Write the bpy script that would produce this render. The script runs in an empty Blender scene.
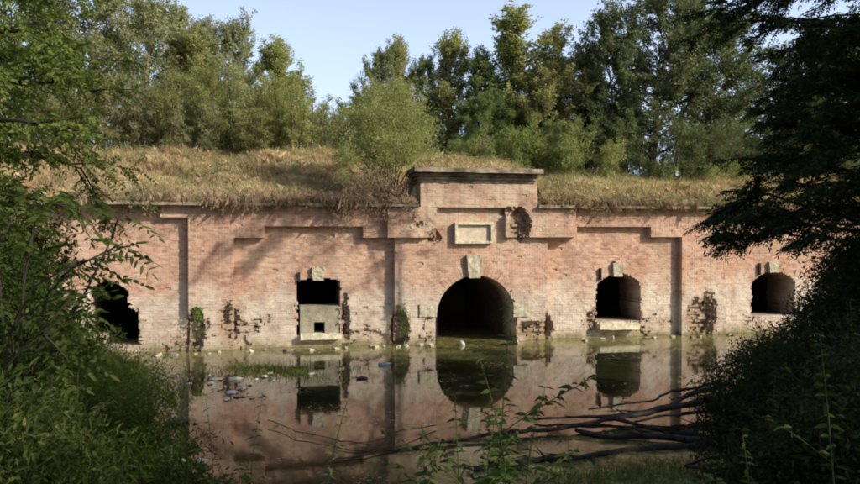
import bpy, math, random
import numpy as np
from mathutils import Vector

PI = math.pi
rng = np.random.default_rng(7)
random.seed(7)
scn = bpy.context.scene
COL = scn.collection

# ------------------------------------------------------------------ camera
YAW = math.radians(12.4); PITCH = math.radians(-0.77); F = 745.0
CAM = np.array([0.0, -26.86, 4.1])
FW0 = np.array([math.sin(YAW), math.cos(YAW), 0.0]); RT = np.array([math.cos(YAW), -math.sin(YAW), 0.0])
FW = FW0*math.cos(PITCH) + np.array([0, 0, math.sin(PITCH)])
UP = np.cross(RT, FW)
def ray(px, py): return FW + RT*((px-430)/F) + UP*((242-py)/F)
def P(px, py, d): return CAM + ray(px, py)*d               # point at depth d
def PY(px, py, Y=0.0):                                       # on plane Y
    r = ray(px, py); return CAM + r*((Y-CAM[1])/r[1])
def PZ(px, py, Z=0.0):                                       # on height Z
    r = ray(px, py); return CAM + r*((Z-CAM[2])/r[2])
cam = bpy.data.objects.new('camera', bpy.data.cameras.new('camera')); COL.objects.link(cam)
cam.data.sensor_width = 36; cam.data.lens = 36*F/860; cam.data.clip_end = 2000; cam.data.clip_start = .05
cam.location = CAM; cam.rotation_euler = (PI/2+PITCH, 0, -YAW)
scn.camera = cam

# ------------------------------------------------------------------ light
SUN = np.array([.69, -.52, .49]); SUN /= np.linalg.norm(SUN)
sl = bpy.data.lights.new('sun', 'SUN'); sl.energy = 5.0; sl.angle = math.radians(.42); sl.color = (1, .93, .80)
so = bpy.data.objects.new('sun', sl); COL.objects.link(so)
so.rotation_euler = Vector(-SUN).to_track_quat('-Z', 'Y').to_euler()
w = bpy.data.worlds.new('World'); scn.world = w; w.use_nodes = True
nt = w.node_tree; bg = nt.nodes['Background']; sky = nt.nodes.new('ShaderNodeTexSky')
sky.sky_type = 'NISHITA'; sky.sun_disc = False
sky.sun_elevation = math.asin(SUN[2]); sky.sun_rotation = math.atan2(SUN[0], SUN[1])
sky.air_density = 1.0; sky.dust_density = 3.5; sky.ozone_density = 1.4
bg.inputs[1].default_value = .14   # its colour is linked below, with the summer haze
scn.view_settings.view_transform = 'Standard'; scn.view_settings.look = 'None'
scn.view_settings.exposure = 0; scn.view_settings.gamma = 1
scn.cycles.filter_width = 2.1
scn.cycles.max_bounces = 6; scn.cycles.transparent_max_bounces = 8
scn.cycles.use_denoising = True

# pale summer haze low over the horizon beyond the fort
_tc = nt.nodes.new('ShaderNodeTexCoord'); _sx = nt.nodes.new('ShaderNodeSeparateXYZ'); nt.links.new(_tc.outputs['Generated'], _sx.inputs[0])
def _mr(sock, a, b, c, d):
    x = nt.nodes.new('ShaderNodeMapRange'); x.interpolation_type = 'SMOOTHSTEP'; nt.links.new(sock, x.inputs[0])
    for i, v in zip((1, 2, 3, 4), (a, b, c, d)): x.inputs[i].default_value = v
    return x.outputs[0]
_m = nt.nodes.new('ShaderNodeMath'); _m.operation = 'MULTIPLY'; nt.links.new(_mr(_sx.outputs[2], .08, .75, 1, 0), _m.inputs[0]); nt.links.new(_mr(_sx.outputs[1], -.2, .7, .12, 1), _m.inputs[1])
_a = nt.nodes.new('ShaderNodeMix'); _a.data_type = 'RGBA'; _a.blend_type = 'ADD'; _a.clamp_result = False; nt.links.new(_m.outputs[0], _a.inputs[0]); nt.links.new(sky.outputs[0], _a.inputs[6]); _a.inputs[7].default_value = (3.5, 4.05, 5.4, 1)
nt.links.new(_a.outputs[2], bg.inputs[0])

# ------------------------------------------------------------------ objects helpers
def link(o, parent=None):
    COL.objects.link(o)
    if parent is not None: o.parent = parent
    return o
def tag(o, label=None, cat=None, group=None, kind=None):
    if label: o['label'] = label
    if cat: o['category'] = cat
    if group: o['group'] = group
    if kind: o['kind'] = kind
    return o
def empty(name, loc, label, cat, group=None):
    o = bpy.data.objects.new(name, None); o.location = tuple(float(v) for v in loc); o.empty_display_size = .3
    return tag(link(o), label, cat, group)
def npmesh(name, V, Fq, attrs=None, smooth=False):
    """V (n,3), Fq (m,k) equal size faces"""
    V = np.asarray(V, np.float32); Fq = np.asarray(Fq, np.int32)
    me = bpy.data.meshes.new(name); k = Fq.shape[1]
    me.vertices.add(len(V)); me.vertices.foreach_set('co', V.ravel())
    me.loops.add(Fq.size); me.loops.foreach_set('vertex_index', Fq.ravel())
    me.polygons.add(len(Fq)); me.polygons.foreach_set('loop_start', np.arange(0, Fq.size, k, dtype=np.int32))
    me.polygons.foreach_set('use_smooth', np.full(len(Fq), smooth))
    me.update(calc_edges=True)
    for a, v in (attrs or {}).items():
        at = me.attributes.new(a, 'FLOAT', 'POINT'); at.data.foreach_set('value', np.asarray(v, np.float32))
    return me
def obj(name, me, mat, parent=None, off=None):
    o = bpy.data.objects.new(name, me); me.materials.clear(); me.materials.append(mat)
    if off is not None: o.location = tuple(float(v) for v in off)
    return link(o, parent)
class MB:
    def __init__(s): s.v = []; s.f = []
    def add(s, vs, fs):
        n = len(s.v); s.v += [tuple(map(float, v)) for v in vs]; s.f += [tuple(i+n for i in f) for f in fs]
    def box(s, x0, x1, y0, y1, z0, z1, jit=0.0):
        vs = [(x, y, z) for x in (x0, x1) for y in (y0, y1) for z in (z0, z1)]
        if jit: vs = [tuple(c+random.uniform(-jit, jit) for c in v) for v in vs]
        s.add(vs, [(0,1,3,2),(4,6,7,5),(0,4,5,1),(2,3,7,6),(0,2,6,4),(1,5,7,3)])
    def prism(s, poly, y0, y1):                      # poly in XZ
        n = len(poly)
        s.add([(x, y0, z) for x, z in poly]+[(x, y1, z) for x, z in poly],
              [tuple(range(n)), tuple(range(2*n-1, n-1, -1))]+[(i, (i+1) % n, (i+1) % n+n, i+n) for i in range(n)])
    def tube(s, pts, rad, k=6):
        pts = [np.asarray(p, float) for p in pts]; n = len(pts)
        if np.isscalar(rad): rad = [rad]*n
        vs = []; ref = None
        for i in range(n):
            t = pts[min(i+1, n-1)]-pts[max(i-1, 0)]; L = np.linalg.norm(t); t = t/(L if L > 1e-9 else 1)
            if ref is None or abs(np.dot(ref, t)) > .95: ref = np.array([1., 0, 0]) if abs(t[0]) < .8 else np.array([0, 1., 0])
            u = np.cross(t, ref); u /= np.linalg.norm(u); ww = np.cross(u, t); ref = -ww if False else ref
            for j in range(k):
                a = 2*PI*j/k; vs.append(pts[i]+(u*math.cos(a)+ww*math.sin(a))*rad[i])
        fs = [(i*k+j, i*k+(j+1) % k, (i+1)*k+(j+1) % k, (i+1)*k+j) for i in range(n-1) for j in range(k)]
        fs += [tuple(range(k-1, -1, -1)), tuple((n-1)*k+j for j in range(k))]
        s.add(vs, fs)
    def mesh(s, name, smooth=False, bevel=0):
        me = bpy.data.meshes.new(name); me.from_pydata(s.v, [], s.f); me.validate(); me.update()
        if smooth: me.polygons.foreach_set('use_smooth', [True]*len(me.polygons))
        return me
    def build(s, name, mat, parent=None, smooth=False, bevel=0):
        o = obj(name, s.mesh(name, smooth), mat, parent)
        if bevel:
            b = o.modifiers.new('bevel', 'BEVEL'); b.width = bevel; b.segments = 2; b.limit_method = 'ANGLE'
        return o

# ------------------------------------------------------------------ materials
fx = lambda px, Y=0.0: float(PY(px, 230, Y)[0])
def newmat(name):
    m = bpy.data.materials.new(name); m.use_nodes = True; n = m.node_tree.nodes; n.clear()
    out = n.new('ShaderNodeOutputMaterial'); return m, m.node_tree, out
class G:
    """small node graph helper"""
    def __init__(s, t): s.t = t
    def n(s, typ, **kw):
        x = s.t.nodes.new(typ)
        for k, v in kw.items(): setattr(x, k, v)
        return x
    def put(s, sock, v):
        if isinstance(v, bpy.types.NodeSocket): s.t.links.new(v, sock)
        elif v is not None: sock.default_value = v
    def noise(s, vec, scale, detail=4, rough=.6):
        x = s.n('ShaderNodeTexNoise'); s.put(x.inputs['Vector'], vec); x.inputs['Scale'].default_value = scale
        x.inputs['Detail'].default_value = detail; x.inputs['Roughness'].default_value = rough; return x.outputs['Fac']
    def ramp(s, f, lo, hi, a=0., b=1.):
        x = s.n('ShaderNodeMapRange'); x.clamp = True; s.put(x.inputs[0], f)
        for i, v in zip((1, 2, 3, 4), (lo, hi, a, b)): x.inputs[i].default_value = v
        return x.outputs[0]
    def mix(s, f, a, b, mode='MIX'):
        x = s.n('ShaderNodeMix', data_type='RGBA', blend_type=mode); s.put(x.inputs[0], f)
        s.put(x.inputs[6], a if isinstance(a, bpy.types.NodeSocket) else (*a[:3], 1)); s.put(x.inputs[7], b if isinstance(b, bpy.types.NodeSocket) else (*b[:3], 1)); return x.outputs[2]
    def m(s, op, a, b=None, clamp=False):
        x = s.n('ShaderNodeMath', operation=op, use_clamp=clamp); s.put(x.inputs[0], a); s.put(x.inputs[1], b); return x.outputs[0]
    def attr(s, a): return s.n('ShaderNodeAttribute', attribute_name=a).outputs['Fac']
    def pos(s): return s.n('ShaderNodeTexCoord').outputs['Object']
    def wpos(s): return s.n('ShaderNodeNewGeometry').outputs['Position']
    def sep(s, v):
        x = s.n('ShaderNodeSeparateXYZ'); s.put(x.inputs[0], v); return x.outputs
    def comb(s, x, y, z):
        c = s.n('ShaderNodeCombineXYZ'); [s.put(c.inputs[i], v) for i, v in enumerate((x, y, z))]; return c.outputs[0]
    def bump(s, h, strength, dist, normal=None):
        x = s.n('ShaderNodeBump'); x.inputs['Strength'].default_value = strength; x.inputs['Distance'].default_value = dist
        s.put(x.inputs['Height'], h); s.put(x.inputs['Normal'], normal); return x.outputs[0]
    def bsdf(s, col, rough=.9, spec=.3, normal=None):
        x = s.n('ShaderNodeBsdfPrincipled'); s.put(x.inputs['Base Color'], col if isinstance(col, bpy.types.NodeSocket) else (*col[:3], 1))
        s.put(x.inputs['Roughness'], rough); x.inputs['Specular IOR Level'].default_value = spec; s.put(x.inputs['Normal'], normal); return x

def mat_leaf(name, dark, light, trans=.35, third=None, hue_var=.25):
    m, t, out = newmat(name); g = G(t)
    r = g.attr('rnd')
    c = g.mix(r, dark, light)
    if third: c = g.mix(g.ramp(r, .86, .95), c, third)
    oi = g.n('ShaderNodeObjectInfo').outputs['Random']
    big = g.noise(g.wpos(), .55, 2)
    v = g.ramp(big, .3, .7, .72, 1.28)
    hsv = g.n('ShaderNodeHueSaturation'); g.put(hsv.inputs['Color'], c); g.put(hsv.inputs['Value'], v)
    g.put(hsv.inputs['Hue'], g.ramp(oi, 0, 1, .5-.03*hue_var/.25, .5+.02*hue_var/.25)); g.put(hsv.inputs['Saturation'], g.ramp(oi, 0, 1, .85, 1.1))
    b = g.bsdf(hsv.outputs[0], .62, .10)
    tr = g.n('ShaderNodeBsdfTranslucent'); 
    tc = g.mix(.5, hsv.outputs[0], (light[0]*1.3, light[1]*1.5, light[2]*.6)); g.put(tr.inputs[0], tc)
    mx = g.n('ShaderNodeMixShader'); mx.inputs[0].default_value = trans
    t.links.new(b.outputs[0], mx.inputs[1]); t.links.new(tr.outputs[0], mx.inputs[2]); t.links.new(mx.outputs[0], out.inputs[0])
    return m
def mat_simple(name, c1, c2, scale=3, rough=.9, bump=.4, spec=.25, dist=.02, stretch=None):
    m, t, out = newmat(name); g = G(t); p = g.pos()
    if stretch:
        mp = g.n('ShaderNodeMapping'); g.put(mp.inputs[0], p); mp.inputs['Scale'].default_value = stretch; p = mp.outputs[0]
    n1 = g.noise(p, scale, 6, .65); c = g.mix(g.ramp(n1, .3, .7), c1, c2)
    b = g.bsdf(c, rough, spec, g.bump(g.noise(p, scale*4, 5), bump, dist)); t.links.new(b.outputs[0], out.inputs[0]); return m

M = {}
M['bark'] = mat_simple('bark', (.06, .045, .03), (.15, .12, .09), 9, stretch=(1, 1, .2))
M['dark_bark'] = mat_simple('dark_bark', (.018, .014, .010), (.05, .040, .030), 12, stretch=(1, 1, .25))
M['driftwood'] = mat_simple('driftwood', (.012, .010, .008), (.06, .048, .038), 7, rough=.7)
M['green_stem'] = mat_simple('green_stem', (.035, .055, .018), (.08, .085, .03), 8)
M['leaf_olive'] = mat_leaf('leaf_olive', (.21, .22, .095), (.45, .44, .21), .45, (.30, .27, .12))
M['leaf_grey'] = mat_leaf('leaf_grey', (.19, .215, .13), (.42, .435, .27), .40, (.27, .25, .15))
M['leaf_deep'] = mat_leaf('leaf_deep', (.11, .15, .07), (.27, .32, .14), .42, (.14, .15, .06))
M['leaf_willow'] = mat_leaf('leaf_willow', (.21, .245, .10), (.42, .44, .19), .4, (.38, .34, .14))
M['leaf_fresh'] = mat_leaf('leaf_fresh', (.15, .20, .065), (.31, .37, .13), .4)
M['leaf_dark'] = mat_leaf('leaf_dark', (.08, .11, .06), (.22, .26, .13), .3)
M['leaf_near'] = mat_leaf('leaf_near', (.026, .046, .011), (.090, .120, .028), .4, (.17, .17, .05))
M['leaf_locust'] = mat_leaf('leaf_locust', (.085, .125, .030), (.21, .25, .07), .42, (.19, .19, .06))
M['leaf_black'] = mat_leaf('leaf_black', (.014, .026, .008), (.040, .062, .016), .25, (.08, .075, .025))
M['dry_grass'] = mat_leaf('dry_grass', (.34, .25, .14), (.70, .54, .33), .3, (.30, .31, .15), .1)
M['weed'] = mat_leaf('weed', (.20, .22, .10), (.42, .41, .22), .3, (.30, .24, .13))
M['dry_brush'] = mat_leaf('dry_brush', (.20, .145, .085), (.50, .38, .24), .2, (.14, .16, .06))
M['leaf_sprig'] = mat_leaf('leaf_sprig', (.025, .048, .012), (.075, .11, .028), .4)
M['pond_weed'] = mat_leaf('pond_weed', (.10, .12, .035), (.22, .24, .08), .35)
M['bank_grass'] = mat_leaf('bank_grass', (.045, .07, .02), (.13, .15, .05), .35)

def mat_brick(name, ring=False):
    m, t, out = newmat(name); g = G(t)
    p = g.wpos(); X, Y, Z = g.sep(p)
    wob = g.noise(p, .7, 2)
    # slightly wavy courses
    zz = g.m('ADD', Z, g.m('MULTIPLY', g.m('SUBTRACT', wob, .5), .0))
    vec = g.comb(g.m('ADD', X, Y), zz, 0.0)
    bt = g.n('ShaderNodeTexBrick'); g.put(bt.inputs['Vector'], vec)
    bt.offset = .5; bt.offset_frequency = 2; bt.squash = 1
    for k, v in (('Scale', 1.0), ('Mortar Size', .010), ('Mortar Smooth', .25), ('Bias', 0.0), ('Brick Width', .2), ('Row Height', .1)): bt.inputs[k].default_value = v
    bt.inputs['Color1'].default_value = (0, 0, 0, 1); bt.inputs['Color2'].default_value = (1, 1, 1, 1); bt.inputs['Mortar'].default_value = (.5, .5, .5, 1)
    rb = g.sep(bt.outputs['Color'])[0] if False else bt.outputs['Color']
    bw = g.n('ShaderNodeRGBToBW'); g.put(bw.inputs[0], rb); r = bw.outputs[0]
    mortar = bt.outputs['Fac']
    cr = g.n('ShaderNodeValToRGB'); g.put(cr.inputs[0], r); e = cr.color_ramp
    e.elements[0].position = 0; e.elements[0].color = (.42, .20, .14, 1)
    e.elements[1].position = 1; e.elements[1].color = (.66, .46, .35, 1)
    for ps, c in ((.12, (.43, .215, .155)), (.35, (.61, .33, .225)), (.6, (.65, .38, .265)), (.85, (.73, .49, .36))):
        q = e.elements.new(ps); q.color = (*c, 1)
    n_big = g.noise(p, .45, 4, .6); n_mid = g.noise(p, 2.2, 5, .65); n_fine = g.noise(p, 22, 4, .7)
    n_b2 = g.noise(g.comb(g.m('ADD', X, 31.7), Y, Z), .8, 4, .6)
    c = g.mix(g.ramp(n_big, .42, .68, 0, .7), cr.outputs[0], (.40, .165, .11), 'MIX')       # redder areas
    c = g.mix(g.ramp(n_b2, .45, .72, 0, .6), c, (.68, .54, .40))                             # yellowish areas
    c = g.mix(mortar, c, (.62, .52, .41))
    c = g.mix(g.ramp(n_mid, .35, .7, 0, .28), c, (.60, .46, .36))
    # pale salt / lime below, driven by height + noise
    hz = g.ramp(Z, 1.1, 2.9, 1, 0)
    wh = g.m('ADD', g.m('MULTIPLY', hz, .95), g.m('MULTIPLY', g.m('SUBTRACT', n_mid, .5), 1.5))
    wh = g.m('ADD', wh, g.m('MULTIPLY', g.m('SUBTRACT', n_b2, .5), 1.2))
    whm = g.ramp(wh, .26, .74, 0, .94)
    c = g.mix(whm, c, g.mix(g.ramp(n_fine, .3, .7), (.60, .51, .41), (.84, .76, .66)))
    # plaster remnants on upper frontispiece
    # lime plaster left on the frontispiece and parapet
    fr_ = g.m('MULTIPLY', g.ramp(Z, 3.4, 4.2), g.m('MULTIPLY', g.ramp(X, fx(385), fx(400)), g.ramp(X, fx(560), fx(530))))
    c = g.mix(g.m('MULTIPLY', fr_, g.ramp(g.m('ADD', n_mid, g.m('MULTIPLY', n_b2, .5)), .52, .80, 0, .85)), c, (.66, .54, .40))
    # brown soot and damp in wide soft patches
    dk = g.noise(g.comb(g.m('MULTIPLY', X, .8), Y, g.m('MULTIPLY', g.m('ADD', Z, 9.3), 1.1)), .9, 6, .7)
    c = g.mix(g.ramp(dk, .48, .70, 0, .62), c, (.23, .13, .09))
    gd = g.noise(g.comb(g.m('MULTIPLY', X, 1.6), g.m('ADD', Y, 7.7), g.m('MULTIPLY', Z, 1.9)), 1.7, 6, .75)
    c = g.mix(g.m('MULTIPLY', g.ramp(gd, .50, .64, 0, .65), g.ramp(Z, 2.6, .8)), c, (.27, .21, .155))
    # eroded cores
    er = g.attr('erode')
    c = g.mix(g.m('MULTIPLY', er, .75), c, g.mix(g.ramp(n_fine, .35, .65), (.20, .125, .08), (.46, .34, .24)))
    # dark streaks under coping
    st = g.noise(g.comb(g.m('MULTIPLY', X, 2.2), Y, g.m('MULTIPLY', Z, .12)), 1.6, 4, .7)
    sm = g.m('MULTIPLY', g.ramp(st, .5, .72), g.ramp(Z, 2.8, 4.9, .12, .50))
    c = g.mix(sm, c, (.15, .10, .075))
    # damp + algae foot
    ft = g.m('ADD', Z, g.m('MULTIPLY', g.m('SUBTRACT', n_mid, .5), .9))
    c = g.mix(g.ramp(ft, .06, .42, .62, 0), c, (.25, .22, .09))
    c = g.mix(g.ramp(ft, -.1, .14, .75, 0), c, (.075, .07, .035))
    c = g.mix(g.ramp(n_fine, .3, .7, 0, .30), c, (.30, .18, .12))
    c = g.mix(g.ramp(Y, .1, 1.3, .0, .86), c, (.045, .028, .018))                              # reveals darken inward: interior shade put into the colour
    h = g.m('SUBTRACT', g.m('MULTIPLY', n_fine, .6), g.m('MULTIPLY', mortar, 1.0))
    b = g.bsdf(c, .95, .15, g.bump(h, .75, .018, g.bump(n_mid, .5, .06))); t.links.new(b.outputs[0], out.inputs[0]); return m
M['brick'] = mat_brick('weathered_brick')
def mat_stone(name, k):
    m, t, out = newmat(name); g = G(t); p = g.wpos(); X, Y, Z = g.sep(p)
    n1 = g.noise(p, 4, 6, .7); c = g.mix(g.ramp(n1, .35, .65), tuple(v*k for v in (.36, .33, .23)), tuple(v*k for v in (.64, .59, .46)))
    c = g.mix(g.ramp(g.noise(p, 9, 5, .75), .50, .66, 0, .7), c, (.20, .17, .11))
    st = g.noise(g.comb(g.m('MULTIPLY', X, 6), Y, g.m('MULTIPLY', Z, .8)), 2, 4, .7); c = g.mix(g.ramp(st, .5, .7, 0, .6), c, (.22, .19, .13))
    c = g.mix(g.ramp(g.noise(p, 26, 3, .6), .60, .68, 0, .5), c, (.55, .50, .22))
    b = g.bsdf(c, .95, .2, g.bump(g.noise(p, 18, 6, .75), .8, .02)); t.links.new(b.outputs[0], out.inputs[0]); return m
M['stone'] = mat_stone('pale_stone', 1.0); M['white_stone'] = mat_stone('white_stone', 1.35)
M['plaster'] = mat_simple('grey_plaster', (.20, .18, .13), (.40, .36, .28), 3.5, bump=.6, dist=.04)
M['dark_room'] = mat_simple('shade_dark_masonry', (.012, .010, .008), (.045, .034, .026), 3)  # near-black: the darkness of the rooms is put into the colour

def mat_coping():
    m, t, out = newmat('coping_concrete'); g = G(t); p = g.wpos(); X, Y, Z = g.sep(p)
    n1 = g.noise(p, 3, 6, .7); c = g.mix(g.ramp(n1, .35, .65), (.20, .16, .12), (.45, .38, .29))
    c = g.mix(g.ramp(g.noise(p, 1.1, 4), .45, .6, 0, .8), c, (.085, .07, .05))
    c = g.mix(g.ramp(g.noise(p, 9, 4), .55, .7, 0, .5), c, (.14, .15, .06))
    b = g.bsdf(c, .95, .15, g.bump(n1, .8, .05)); t.links.new(b.outputs[0], out.inputs[0]); return m
M['coping'] = mat_coping()
def mat_plaque():
    m, t, out = newmat('worn_inscription_panel'); g = G(t); p = g.pos(); X, Y, Z = g.sep(p)
    n = g.noise(p, 6, 5, .7); c = g.mix(g.ramp(n, .35, .65), (.50, .40, .29), (.68, .60, .48))
    st = g.noise(g.comb(g.m('MULTIPLY', X, 2.5), Y, g.m('MULTIPLY', Z, 7)), 3.2, 4, .8)
    c = g.mix(g.ramp(st, .55, .66, 0, .55), c, (.36, .17, .11))
    b = g.bsdf(c, .9, .2, g.bump(st, .6, .02)); t.links.new(b.outputs[0], out.inputs[0]); return m
M['inscription'] = mat_plaque()

def mat_earth(name, a, b_, c_):
    m, t, out = newmat(name); g = G(t); p = g.wpos()
    n1 = g.noise(p, .6, 5, .65); n2 = g.noise(p, 6, 6, .7)
    c = g.mix(g.ramp(n1, .35, .65), a, b_); c = g.mix(g.ramp(n2, .5, .7), c, c_)
    b = g.bsdf(c, 1.0, .1, g.bump(n2, .9, .08)); t.links.new(b.outputs[0], out.inputs[0]); return m
M['earth'] = mat_earth('dry_turf_earth', (.26, .20, .12), (.38, .30, .18), (.16, .15, .08))
M['bank'] = mat_earth('damp_bank_earth', (.035, .030, .018), (.05, .05, .022), (.025, .032, .012))

def mat_water():
    m, t, out = newmat('pond_water'); g = G(t); p = g.wpos(); X, Y, Z = g.sep(p)
    n1 = g.noise(p, .8, 5, .65); n2 = g.noise(p, 5, 5, .7)
    base = g.mix(g.ramp(n1, .35, .65), (.018, .020, .008), (.032, .032, .014))
    # algae / silt film near wall and at the near right shallows
    ns = g.noise(g.comb(g.m('MULTIPLY', X, .35), Y, 0), 1.1, 5, .7)
    near = g.ramp(g.m('ADD', Y, g.m('MULTIPLY', g.m('SUBTRACT', ns, .5), 7.5)), -4.2, -1.0, 0, .75)
    nearR = g.m('MULTIPLY', g.ramp(g.m('ADD', Y, g.m('MULTIPLY', g.m('SUBTRACT', ns, .5), 3)), -13.8, -12.8, 1, 0), g.ramp(X, 1.5, 3.5))
    film = g.m('MAXIMUM', near, g.m('MULTIPLY', nearR, .75))
    film = g.m('MULTIPLY', film, g.ramp(n2, .30, .62, .25, 1))
    sp = g.ramp(g.noise(p, 11, 2, .5), .61, .65)                           # small specks of leaf litter
    sp = g.m('MULTIPLY', sp, g.ramp(n1, .5, .6))
    colf = g.mix(g.ramp(n2, .35, .7), (.17, .16, .05), (.42, .39, .16))
    col = g.mix(film, base, colf); col = g.mix(g.m('MULTIPLY', sp, .8), col, (.32, .28, .17))
    rg = g.m('ADD', g.m('MULTIPLY', film, .22), .012)
    rg = g.m('ADD', rg, g.m('MULTIPLY', sp, .4))
    h = g.noise(g.comb(X, g.m('MULTIPLY', Y, .6), 0), 2.6, 3, .5); h2 = g.noise(p, 16, 2, .5)
    nb = g.bump(h, .07, .02, g.bump(h2, .04, .006))
    b = g.bsdf(col, rg, .5, nb); b.inputs['IOR'].default_value = 1.62
    t.links.new(b.outputs[0], out.inputs[0]); return m
M['water'] = mat_water()

# ------------------------------------------------------------------ noise in numpy
def vnoise(x, y, seed=0):
    def h(i, j):
        v = np.sin(i*127.1+j*311.7+seed*74.7)*43758.5453; return v-np.floor(v)
    xi, yi = np.floor(x), np.floor(y); fx, fy = x-xi, y-yi; fx = fx*fx*(3-2*fx); fy = fy*fy*(3-2*fy)
    return (h(xi, yi)*(1-fx)+h(xi+1, yi)*fx)*(1-fy)+(h(xi, yi+1)*(1-fx)+h(xi+1, yi+1)*fx)*fy
def fbm(x, y, seed=0, o=4):
    s = 0; a = .5; tot = 0
    for k in range(o): s = s+a*vnoise(x*2**k, y*2**k, seed+k*13); tot += a; a *= .55
    return s/tot
def sstep(a, b, x): t = np.clip((x-a)/(b-a), 0, 1); return t*t*(3-2*t)

# ------------------------------------------------------------------ FORT WALL
fx = lambda px, Y=0.0: float(PY(px, 230, Y)[0])
fz = lambda px, py, Y=0.0: float(PY(px, py, Y)[2])
L1, L2 = -.26, -.50
ZT = 5.0
fort = empty('brick_fort', (fx(473), 0, 0), 'long weathered red brick fort front with arched gateway rising straight from the water', 'fort')
FO = np.array(fort.location)
def fobj(name, me, mat, parent=None):
    o = obj(name, me, mat, parent or fort); 
    o.location = tuple(-FO) if parent is None else (0, 0, 0)
    return o
xb = dict(a=fx(188, L1), b=fx(234), c=fx(395, L1), d=fx(547, L1), e=fx(682, L1), f=fx(724))
AX, AR = (fx(435)+fx(513))/2, (fx(513)-fx(435))/2
AS = fz(473, 275)-AR                                    # springing height
wins = [  # x0,x1,z0,ztop,rise
    dict(x0=fx(88), x1=fx(126), z0=fz(110, 335), z1=fz(110, 281), rise=.3),
    dict(x0=fx(297), x1=fx(340), z0=fz(320, 336), z1=fz(320, 278), rise=.10),
    dict(x0=fx(597), x1=fx(641), z0=fz(618, 322), z1=fz(618, 273), rise=.42),
    dict(x0=fx(752), x1=fx(796), z0=fz(772, 316), z1=fz(772, 271), rise=.45),
]
CS = .05
gx0, gx1 = -26.0, 46.0
nx = int((gx1-gx0)/CS); pz1 = fz(480, 176, L2); nz = int(pz1/CS)+1
X = gx0+(np.arange(nx)+.5)*CS; Z = -.1+(np.arange(nz+2)+.5)*CS; nz = len(Z)
XX, ZZ = np.meshgrid(X, Z, indexing='ij')
row = np.floor(ZZ/.1+1e-6); colb = np.floor((XX+np.where(row % 2 == 0, .1, 0)+1e-6)/.2)
def bh(seed):
    v = np.sin(row*12.9898+colb*78.233+seed*37.7)*43758.5453; return v-np.floor(v)
h1, h2_, h3 = bh(1), bh(2), bh(3)
D = np.zeros_like(XX)                                    # Y of the face (negative = proud)
pier = ((XX > xb['a']) & (XX < xb['b'])) | ((XX > xb['c']) & (XX < xb['d'])) | ((XX > xb['e']) & (XX < xb['f']))
pier |= (XX > fx(905)) & (XX < fx(950)) | (XX < fx(30)) & (XX > fx(-10))
D[pier] = L1
# stepped band, flush with the piers, over the two middle bays
zb_hi, zb_lo = fz(310, 226, L1), fz(380, 237, L1)
def band(xa, xc, xs0, xs1):                               # between xa and xc; high bottom edge between xs0..xs1
    s = (XX > xa) & (XX < xc); bot = np.where((XX > xs0) & (XX < xs1), zb_hi, zb_lo); D[s & (ZZ > bot)] = L1
band(xb['b'], xb['c'], fx(265, L1), fx(363, L1)); band(xb['d'], xb['e'], fx(577, L1), fx(651, L1))
D[(XX > fx(160, L1)) & (XX < xb['a']) & (ZZ > fz(175, 218, L1))] = L1
# frontispiece blocks and parapet
blk = ((XX > fx(388, L2)) & (XX < fx(437, L2)) | (XX > fx(507, L2)) & (XX < fx(576, L2))) & (ZZ > fz(420, 238, L2))
par = (XX > fx(421, L2)) & (XX < fx(537, L2)) & (ZZ > fz(470, 208, L2))
D[blk | par] = L2
absent = (ZZ > ZT) & ~par
# thin cap course on the right of band (as in the photo: step at both ends)
# brick jitter
D += (h1-.5)*.016
D -= 0
prot = (h2_ > .994); D[prot] += .035
# erosion
er = np.zeros_like(XX)
n_e = fbm(XX*1.3, ZZ*1.6, 5); n_f = fbm(XX*5, ZZ*6, 9, 3)
base = sstep(1.7, .2, ZZ)*.30
er_field = n_e*.62+n_f*.30+h2_*.08+base*.58
def ell(px, py, rx, ry, amp):
    c = PY(px, py, 0); sx = rx/27.0; sz = ry/27.0
    return amp*np.exp(-(((XX-c[0])/sx)**2+((ZZ-c[2])/sz)**2)**1.5)
spots = [(229, 318, 9, 22, .42), (180, 318, 6, 12, .10), (196, 327, 7, 22, .95), (399, 326, 8, 20, .85), (268, 322, 24, 12, .10), (292, 318, 12, 8, .14),
         (345, 316, 6, 22, .62), (296, 300, 4, 22, .22), (356, 332, 12, 5, .22), (698, 318, 17, 22, .62), (690, 308, 10, 14, .35), (706, 300, 9, 14, .35), (531, 328, 22, 9, .60), (546, 322, 6, 16, .45), (516, 226, 11, 15, .95), (508, 212, 14, 6, .45),
         (432, 236, 9, 8, .55), (592, 318, 7, 14, .26), (590, 345, 14, 6, .2), (640, 300, 5, 20, .22), (753, 295, 5, 22, .25), (118, 325, 20, 16, .35), (426, 325, 8, 16, .25),
         (150, 205, 30, 5, .2), (420, 224, 10, 4, .15), (366, 268, 6, 4, .13), (96, 232, 10, 6, .10), (620, 345, 20, 5, .15), (350, 250, 30, 10, .03)]
for s in spots: er_field = er_field+ell(*s)
lvl1 = er_field > .80; lvl2 = er_field > .92; lvl3 = er_field > 1.06
D = np.where(lvl1, D+.045+.05*h3, D); D = np.where(lvl2, D+.07+.06*h1, D); D = np.where(lvl3, D+.12+.12*h3, D)
er = np.clip((er_field-.64)*3.2, 0, 1)
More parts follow.
